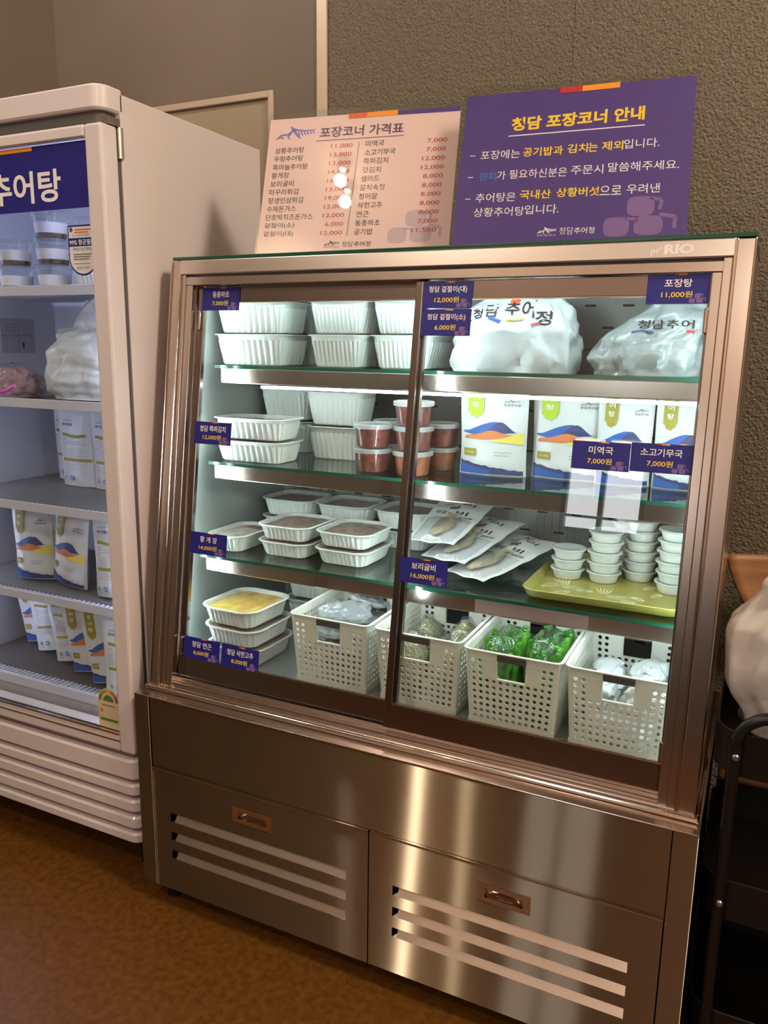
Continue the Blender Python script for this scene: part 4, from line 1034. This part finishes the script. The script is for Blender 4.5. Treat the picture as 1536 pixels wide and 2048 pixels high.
# ================================================================== PERFORATED BASKETS
def basket(label):
    t = thing('storage_basket', label, 'basket', (0, 0, 0), 0, 'perforated baskets on the case floor')
    wt, wb, dt, db, H = .185, .166, .240, .218, .158
    def cor(z): f = z/H; return (wb+(wt-wb)*f)/2, (db+(dt-db)*f)/2
    def panel(mb, fn, nu, nv, empty, solidc):
        N = 12
        for i in range(nu):
            for j in range(nv):
                if empty(i, j): continue
                sq = []
                for q in range(N):
                    t_ = 2*PI*q/N+PI/4; c, s_ = math.cos(t_), math.sin(t_); k = .5/max(abs(c), abs(s_))
                    sq.append((c*k, s_*k))
                if solidc(i, j):
                    mb.poly([fn((i+.5+x)/nu, (j+.5+y)/nv) for x, y in sq]); continue
                ho = [(.30*math.cos(2*PI*q/N+PI/4), .30*math.sin(2*PI*q/N+PI/4)) for q in range(N)]
                mb.add([fn((i+.5+x)/nu, (j+.5+y)/nv) for x, y in sq]+[fn((i+.5+x)/nu, (j+.5+y)/nv) for x, y in ho], [(q, (q+1) % N, N+(q+1) % N, N+q) for q in range(N)])
    z0, z1 = .012, H-.016
    def face(side):
        def fn(u, v):
            z = z0+(z1-z0)*v; a, b = cor(z); m_ = .008
            if side == 'f': return (-(a-m_)+2*(a-m_)*u, -b, z)
            if side == 'b': return ((a-m_)-2*(a-m_)*u, b, z)
            if side == 'l': return (-a, (b-m_)-2*(b-m_)*u, z)
            return (a, -(b-m_)+2*(b-m_)*u, z)
        return fn
    em = lambda i, j: 4 <= i <= 7 and j >= 7
    so = lambda i, j: i in (2, 3, 8, 9) and j >= 7
    for s_ in 'fb':
        mb = MB(); panel(mb, face(s_), 12, 10, em, so); obj('end_panel', mb, BASKET, t, local=True, solid=.0018)
    for s_ in 'lr':
        mb = MB(); panel(mb, face(s_), 16, 10, lambda i, j: False, lambda i, j: False); obj('side_panel', mb, BASKET, t, local=True, solid=.0018)
    mb = MB()
    for sx in (-1, 1):
        for sy in (-1, 1):
            rg = []
            for z in (0, z0, z1, H):
                a, b = cor(z); rg.append([(sx*(a-.009), sy*b, z), (sx*(a-.003), sy*(b-.001), z), (sx*(a-.001), sy*(b-.003), z), (sx*a, sy*(b-.009), z)])
            vs = [p for r_ in rg for p in r_]
            mb.add(vs, [(i*4+k, i*4+k+1, i*4+k+5, i*4+k+4) for i in range(3) for k in range(3)])
    a, b = cor(0); a1, b1 = cor(z0)
    for p, q, r_, s_ in (((-a, -b), (a, -b), (a1, -b1), (-a1, -b1)), ((a, -b), (a, b), (a1, b1), (a1, -b1)), ((a, b), (-a, b), (-a1, b1), (a1, b1)), ((-a, b), (-a, -b), (-a1, -b1), (-a1, b1))):
        mb.add([(*p, 0), (*q, 0), (*r_, z0), (*s_, z0)], [(0, 1, 2, 3)])
    mb.add([(-a, -b, .0012), (a, -b, .0012), (a, b, .0012), (-a, b, .0012)], [(0, 1, 2, 3)])
    obj('basket_base', mb, BASKET, t, local=True, solid=.002)
    a0, b0 = cor(z1); a1, b1 = cor(H)
    mb = MB(); rr_ = lambda e, z: [(x+p*e, y+q*e, z) for x, y, p, q in rrect(2*a1, 2*b1, .012, 4, 5)]
    mb.rings([[(x, y, z1) for x, y, p, q in rrect(2*a0, 2*b0, .010, 4, 5)], rr_(0, H-.003), rr_(.005, H-.002), rr_(.0052, H), rr_(-.0015, H), [(x, y, z1) for x, y, p, q in rrect(2*a0-.004, 2*b0-.004, .009, 4, 5)]])
    obj('rim', mb, BASKET, t, True, local=True)
    for s_, yy in (('f', -1), ('b', 1)):
        gw = (a0-.008)*2*4/12/2
        y_ = yy*(b1-.0005)
        obj('grip', MB().box(-gw, gw, y_-.0045, y_+.0045, H-.017, H-.0035), GRIPC, t, local=True, bevel=.002)
        zb = z0+(z1-z0)*7/10; bz = cor(zb)[1]*yy
        obj('handle_frame', MB().box(-gw-.003, gw+.003, bz-.0025, bz+.0025, zb-.0025, zb+.001).box(-gw-.003, -gw, bz-.0025, yy*b0+.0025, zb, z1).box(gw, gw+.003, bz-.0025, yy*b0+.0025, zb, z1), BASKET, t, local=True)
    return t
BXS = [.440, .644, .844, 1.041]
bk = basket('white perforated basket of clear packets, leftmost on the case floor')
BYC = .234
place(bk, (BXS[0], BYC, Z4))
for k, (x, lb) in enumerate(zip(BXS[1:], ('white perforated basket holding seed bags, behind the door divider', 'white perforated basket holding bags of green peppers', 'white perforated basket of white bags at the right end'))):
    dup(bk, (x, BYC if k == 0 else .219, Z4), 0, lb)

def soft(name, label, cat, loc, prof, w, d, seed, amp, m, group=None, inner=None, rz=0, part='bag_film', freq=11.):
    t = thing(name, label, cat, loc, rz, group)
    obj(part, blob(prof, w, d, seed, amp, 30, .8, freq, 16), m, t, True, local=True)
    if inner:
        nm, m2, sc = inner
        obj(nm, blob([(p[0]*sc, p[1]*sc, p[2]*sc, p[3]) for p in (prof if inner[0] == 'seeds' else prof[:-1])], w, d, seed+1, amp*.5, 26, .85, freq*.7, 12), m2, t, True, local=True)
    return t
PB = [(0, .7, .7, 0), (.02, 1, 1, 0), (.05, .95, .95, 0), (.08, .55, .6, .0), (.10, .25, .3, .004)]
# clear packets in the first basket
rnd = random.Random(11)
prof = [(0, .9, .9, 0), (.004, 1, 1, 0), (.010, .95, .95, 0), (.014, .6, .6, 0)]
pk = soft('clear_packet', 'clear grey packet on top of the pile at the front of the leftmost basket', 'packet', (.47, .23, Z4+.10), prof, .115, .080, 4, .0055, BAGG, 'clear packets in the leftmost basket', ('packet_filling', GREYINK, .8), part='packet_film', freq=24.)
WHERE = ['uppermost at the front', 'second from the top at the front', 'second from the top at the back', 'uppermost at the back', 'third from the top at the back', 'lowest at the back', 'third from the top at the front', 'lowest at the front']
XY = [(.445, .155, .106, .2), (.455, .155, .080, -.2), (.450, .268, .080, .25), (.446, .268, .106, -.2), (.452, .268, .054, .1), (.450, .268, .028, .0), (.450, .155, .054, .1), (.450, .155, .028, -.1)]
for (x, y, z, rz), wh in zip(XY, WHERE):
    dup(pk, (x, y, Z4+z), rz, 'clear grey packet %s of the leftmost basket' % wh)
spin(place(pk, (.452, .170, Z4+.145)), .26, 0, .35)
spin(dup(pk, (.452, .268, Z4+.147), 0, 'clear grey packet on top of the pile at the back of the leftmost basket'), -.24, .1, -.3)
# seed bags
GSd = 'seed bags in the basket behind the divider'
PB = [(0, .7, .7, 0), (.02, .97, .97, 0), (.07, 1, 1, 0), (.10, .72, .8, .0), (.125, .25, .3, .002)]
sd = soft('seed_bag', 'clear bag of grey green seeds at the front left of the seed basket', 'seed bag', (.607, .160, Z4+.016), PB, .070, .092, 5, .0045, ZIPB, GSd, ('seeds', GRAIN, .95))
sd.children[1]['kind'] = 'stuff'
dup(sd, (.688, .160, Z4+.010), PI, 'clear bag of grey green seeds at the front right of the seed basket')
dup(sd, (.688, .264, Z4+.022), 0, 'clear bag of grey green seeds at the back right of the seed basket')
dup(sd, (.607, .264, Z4+.014), PI, 'clear bag of grey green seeds at the back left of the seed basket')
# pepper bags
def pepper_bag(label, loc, w, d, h, seed, tilt):
    t = thing('pepper_bag', label, 'pepper bag', loc, 0, 'bags of green peppers in the third basket')
    prof = [(0, .85, .85, 0), (h*.2, 1, 1, 0), (h*.65, .98, .95, 0), (h*.9, .75, .75, 0), (h, .5, .5, 0)]
    obj('bag_film', blob(prof, w, d, seed, .004, 30, .8, 22, 16), ZIPB, t, True, local=True)
    rnd = random.Random(seed); mb = MB()
    for k in range(150):
        x, y = rnd.uniform(-w*.38, w*.38), rnd.uniform(-d*.38, d*.38); z = rnd.uniform(.0, h*.62); L_ = rnd.uniform(.07, .105)
        an = rnd.uniform(0, 2*PI); lean_ = tilt+rnd.uniform(-.7, .6); p = []
        for q in range(7):
            f = q/6; r_ = f*L_
            px, py, pz = x+r_*math.sin(lean_)+.010*math.sin(f*2.5)*math.cos(an), y+.010*math.sin(f*2.5)*math.sin(an)+r_*.2*math.sin(an), z+r_*math.cos(lean_)
            p.append((max(-w*.44, min(w*.44, px)), max(-d*.44, min(d*.44, py)), min(pz, h*.93)))
        mb.tube(p, [.0012, .0042, .0056, .0058, .0052, .004, .0012], 7)
    o = obj('green_peppers', mb, PEPPER, t, True, local=True); o['kind'] = 'stuff'
    return t
pepper_bag('clear bag of green peppers at the left of the pepper basket', (.803, .205, Z4+.012), .074, .185, .150, 3, .25)
pepper_bag('clear bag of green peppers filling the right of the pepper basket', (.885, .212, Z4+.012), .074, .195, .155, 9, .45)
# white bags in the last basket
GW = 'white bags in the right basket'
prof = [(0, .85, .85, 0), (.015, 1, 1, 0), (.035, .95, .95, 0), (.048, .7, .7, .005), (.056, .35, .4, .008)]
wb_ = soft('folded_bag', 'white bag with blue print at the left of the right basket', 'plastic bag', (1.001, .205, Z4+.074), prof, .066, .16, 6, .009, BAGW, GW, freq=22.)
mb = MB(); f_ = lambda x, y: (x, -.055+y*.35, .02+y)
stroke(mb, f_, [(-.03, .030), (-.015, .036), (0, .03)], .004, MINDIGO); put_text(mb, f_, '청담', -.028, .018, .01, .024, INK)
obj('bag_print', mb, None, wb_, local=True)
soft('folded_bag', 'white bag crumpled in the middle of the right basket', 'plastic bag', (1.079, .250, Z4+.074), prof, .068, .115, 16, .009, BAGW, GW, freq=22.)
soft('folded_bag', 'greyish white bag at the front of the right basket behind its grip', 'plastic bag', (1.079, .148, Z4+.074), prof, .068, .066, 26, .008, BAGT, GW, freq=24.)
soft('folded_bag', 'white bag at the bottom of the right basket', 'plastic bag', (1.041, .212, Z4+.008), [(0, .9, .9, 0), (.02, 1, 1, 0), (.045, .98, .98, 0), (.055, .8, .8, 0)], .140, .195, 36, .004, BAGW, GW)

for o in list(COL.objects):
    if o.get('category') in ('packet', 'seed bag', 'pepper bag') or o.get('group') == GW: o.location.y += .020 if o['category'] in ('packet', 'seed bag') else .006
    if o.get('category') == 'packet': o.location.x -= .010
    if o.get('category') == 'seed bag': o.location.x -= .003
# ================================================================== FRIDGE CONTENTS
def food_cup(label):
    c = thing('food_cup', label, 'cup', (0, 0, 0), 0, 'clear food cups on the top fridge shelf')
    obj('cup_wall', MB().lathe([(.033, 0), (.0345, .002), (.041, .052), (.0425, .0525)], 28, cap1=False), CLEARP, c, True, local=True)
    obj('filling', MB().lathe([(.0325, .0015), (.034, .003), (.0375, .034), (.02, .037)], 24), BROWNF, c, True, local=True)
    obj('paper_label', MB().lathe([(.0362, .012), (.0392, .036)], 28, cap0=False, cap1=False), LABELW, c, True, local=True)
    obj('lid', MB().lathe([(.0435, .050), (.0445, .052), (.044, .058), (.041, .060), (.005, .0585)], 28, cap0=False), CLEARP, c, True, local=True)
    return c
fc = food_cup('clear cup of food at the bottom of the tall stack on the top fridge shelf')
place(fc, (-.375, .20, 1.430))
dup(fc, (-.375, .20, 1.4905), 1, 'clear cup of food in the middle of the tall stack on the top fridge shelf')
dup(fc, (-.377, .20, 1.551), 2, 'clear cup of food on top of the tall stack on the top fridge shelf')
dup(fc, (-.495, .19, 1.430), 1, 'clear cup of food leftmost on the top fridge shelf, lower')
dup(fc, (-.495, .19, 1.4905), 2, 'clear cup of food leftmost on the top fridge shelf, upper')
dup(fc, (-.345, .295, 1.430), 1, 'clear cup of food behind the tall stack, bottom')
dup(fc, (-.345, .295, 1.4905), 3, 'clear cup of food behind the tall stack, middle')
dup(fc, (-.345, .295, 1.551), 2, 'clear cup of food behind the tall stack, top')
dup(tc, (-.215, .215, 1.430), 0, 'white ribbed tub on the top fridge shelf behind the shield sticker', 'tubs in the fridge')
# white carrier bag
cb = thing('carrier_bag', 'white plastic bag with handles on the second fridge shelf', 'plastic bag', (-.295, .230, 1.169))
prof = [(0, .82, .9, 0), (.02, .95, 1, 0), (.07, 1.0, 1, 0), (.12, .98, .85, 0), (.150, .93, .6, .004), (.172, .9, .3, .01)]
obj('bag_body', blob(prof, .240, .15, 13, .008, 120, freq=10, rows=70), BAGW, cb, True, local=True)
for px_, lean_, hh in ((-.06, .75, .245), (.03, -.3, .24)):
    mb = MB(); rg = []
    for j in range(13):
        f = j/12; z = .13+(hh-.13)*f; wd = (.075*(1-f)**.7+.022)*(1 if f < .9 else .8)
        cx = px_+lean_*(z-.13)+.004*math.sin(f*7)
        rg.append([(cx+wd/2*math.cos(a), .010*math.sin(a)*(1.6-f)+.006*math.sin(f*5+a*2), z) for a in [2*PI*k/14 for k in range(14)]])
    mb.rings(rg, None, False, True); obj('bag_handle', mb, BAGW, cb, True, local=True)
# zip bag
zb = thing('zip_bag', 'clear zip bag with pink zip at the front of the second fridge shelf', 'zip bag', (-.515, .165, 1.170))
prof = [(0, .85, .8, 0), (.015, 1, 1, 0), (.045, .95, .95, 0), (.07, .6, .6, 0), (.082, .3, .3, 0)]
obj('bag_film', blob(prof, .18, .13, 17, .008, 36, .85, 20, 18), ZIPB, zb, True, local=True)
obj('bag_filling', blob(prof[:-1], .15, .105, 18, .008, 30, .85, 20, 12), mat('pale_pink_food', rgb(176, 140, 140), .5), zb, True, local=True)
mb = MB(); P0 = [(-.10+.2*k/12, -.078-.012*math.sin(k*.5), .012-.016*math.sin(PI*k/12)+.02*(k/12)) for k in range(13)]
mb.tube(P0, .0045, 8); obj('zip_strip', mb, PINK, zb, True, local=True)
# printed sheet on the liner
ns = thing('paper_notice', 'grey paper sheet of four panels on the left fridge wall', 'notice', (-.7345, .385, 1.275))
mb = MB().box(-.7349, -.7342, .325, .440, 1.275, 1.372); obj('sheet', mb, mat('grey_paper', rgb(170, 172, 186), .6), ns)
f_ = lambda x, y: (-.7338, x, y); mb = MB()
stroke(mb, f_, [(.325, 1.324), (.44, 1.324)], .0016, GREYINK); stroke(mb, f_, [(.384, 1.275), (.384, 1.372)], .0016, GREYINK); rect(mb, f_, .395, .402, 1.29, 1.305, INK)
for k in range(3): stroke(mb, f_, [(.335, 1.355-.009*k), (.372, 1.355-.009*k)], .0012, GREYINK)
obj('sheet_print', mb, None, ns)

# ================================================================== CART, BAG AND CHAIR AT THE RIGHT
ct = thing('utility_cart', 'black three-tier metal utility cart at the right edge', 'cart', (1.43, .17, 0))
CX0, CX1, CY0, CY1 = 1.207, 1.66, .012, .345
for zt, hh in ((.715, .075), (.455, .075), (.205, .075)):
    o_ = lambda e, z: [((CX0+CX1)/2+x-a*e, (CY0+CY1)/2+y-b*e, z) for x, y, a, b in rrect(CX1-CX0, CY1-CY0, .05, 5, 8)]
    tr_ = obj('cart_tray', MB().rings([o_(.006, zt-hh), o_(0, zt-hh+.004), o_(0, zt), o_(.0025, zt+.001), o_(.0035, zt), o_(.004, zt-hh+.006)], None, True, True), BLACK, ct, True)
    for x in (1.240, CX1-.033):
        for y, sg in ((CY0, -1), (CY1, 1)):
            s_ = MB().lathe([(.002, .0), (.0062, .001), (.0062, .003), (.004, .0055)], 14)
            s_.v = [(x+vx, y+sg*(.0155+vz) if True else 0, zt-.032+vy) for vx, vy, vz in s_.v]
            obj('screw', s_, SCREW, tr_, True)
def bend(x0, x1, y):
    pts = [(x0, y, .06), (x0, y, .70)]
    for k in range(1, 9):
        t_ = PI/2*k/8; pts.append((x0+.055*(1-math.cos(t_)), y, .70+.055*math.sin(t_)))
    for k in range(0, 9):
        t_ = PI/2*k/8; pts.append((x1-.055+.055*math.sin(t_), y, .70+.055*math.cos(t_)))
    pts.append((x1, y, .06)); return pts
for y in (CY0-.009, CY1+.009):
    obj('leg_handle_tube', MB().tube(bend(1.238, CX1-.033, y), .0095, 12), BLACK, ct, True)
for x in (1.238, CX1-.033):
    for y in (CY0-.009, CY1+.009):
        mb = MB().lathe([(.006, -.012), (.024, -.010), (.026, 0), (.024, .010), (.006, .012)], 18)
        mb.v = [(x+vx, y+vz, .027+vy) for vx, vy, vz in mb.v]; obj('caster', mb, RUBBER, ct, True)
        obj('caster_stem', MB().tube([(x, y, .03), (x, y, .064)], .006, 8), SCREW, ct)
cw = thing('carrier_bag', 'large full translucent white bag standing in the black cart', 'plastic bag', (1.385, .178, .6475))
prof = [(0, .62, .62, 0), (.03, .82, .85, 0), (.12, .98, 1, 0), (.20, 1.0, 1, 0), (.27, .84, .9, .02), (.33, .56, .6, .05), (.37, .34, .3, .07), (.42, .3, .2, .075)]
obj('bag_body', blob(prof, .345, .27, 21, .012, 130, .8, 6, 90), BAGT, cw, True, local=True)
ch = thing('wooden_chair', 'wooden chair with curved plywood back behind the cart', 'chair', (1.40, .52, 0))
mb = MB()
def cb_(u, v):
    x = 1.183+.40*u; top = .868-.006*(2*u-1)**2; bot = .735+.02*abs(2*u-1)
    e = abs(2*u-1); wv = 1-.10*(1-v)*0
    x = 1.383+(x-1.383)*(1-.24*(1-v)**1.3)
    return (x, .615+.03*(1-(2*u-1)**2)-.02*(1-v), bot+(top-bot)*v)
us = [i/20 for i in range(21)]; vs = [j/8 for j in range(9)]
mb.grid(cb_, us, vs)
obj('backrest', mb, PLY, ch, True, solid=.012, bevel=0)
obj('seat', MB().box(1.215, 1.58, .375, .60, .435, .450), PLY, ch, bevel=.006)
for x in (1.225, 1.555):
    obj('leg', MB().tube([(x, .39, 0), (x, .40, .435)], .011, 10), BLACK, ch, True)
    obj('leg', MB().tube([(x, .60, 0), (x, .585, .44), (x+(.015 if x < 1.4 else -.015), .628, .78)], .011, 10), BLACK, ch, True)
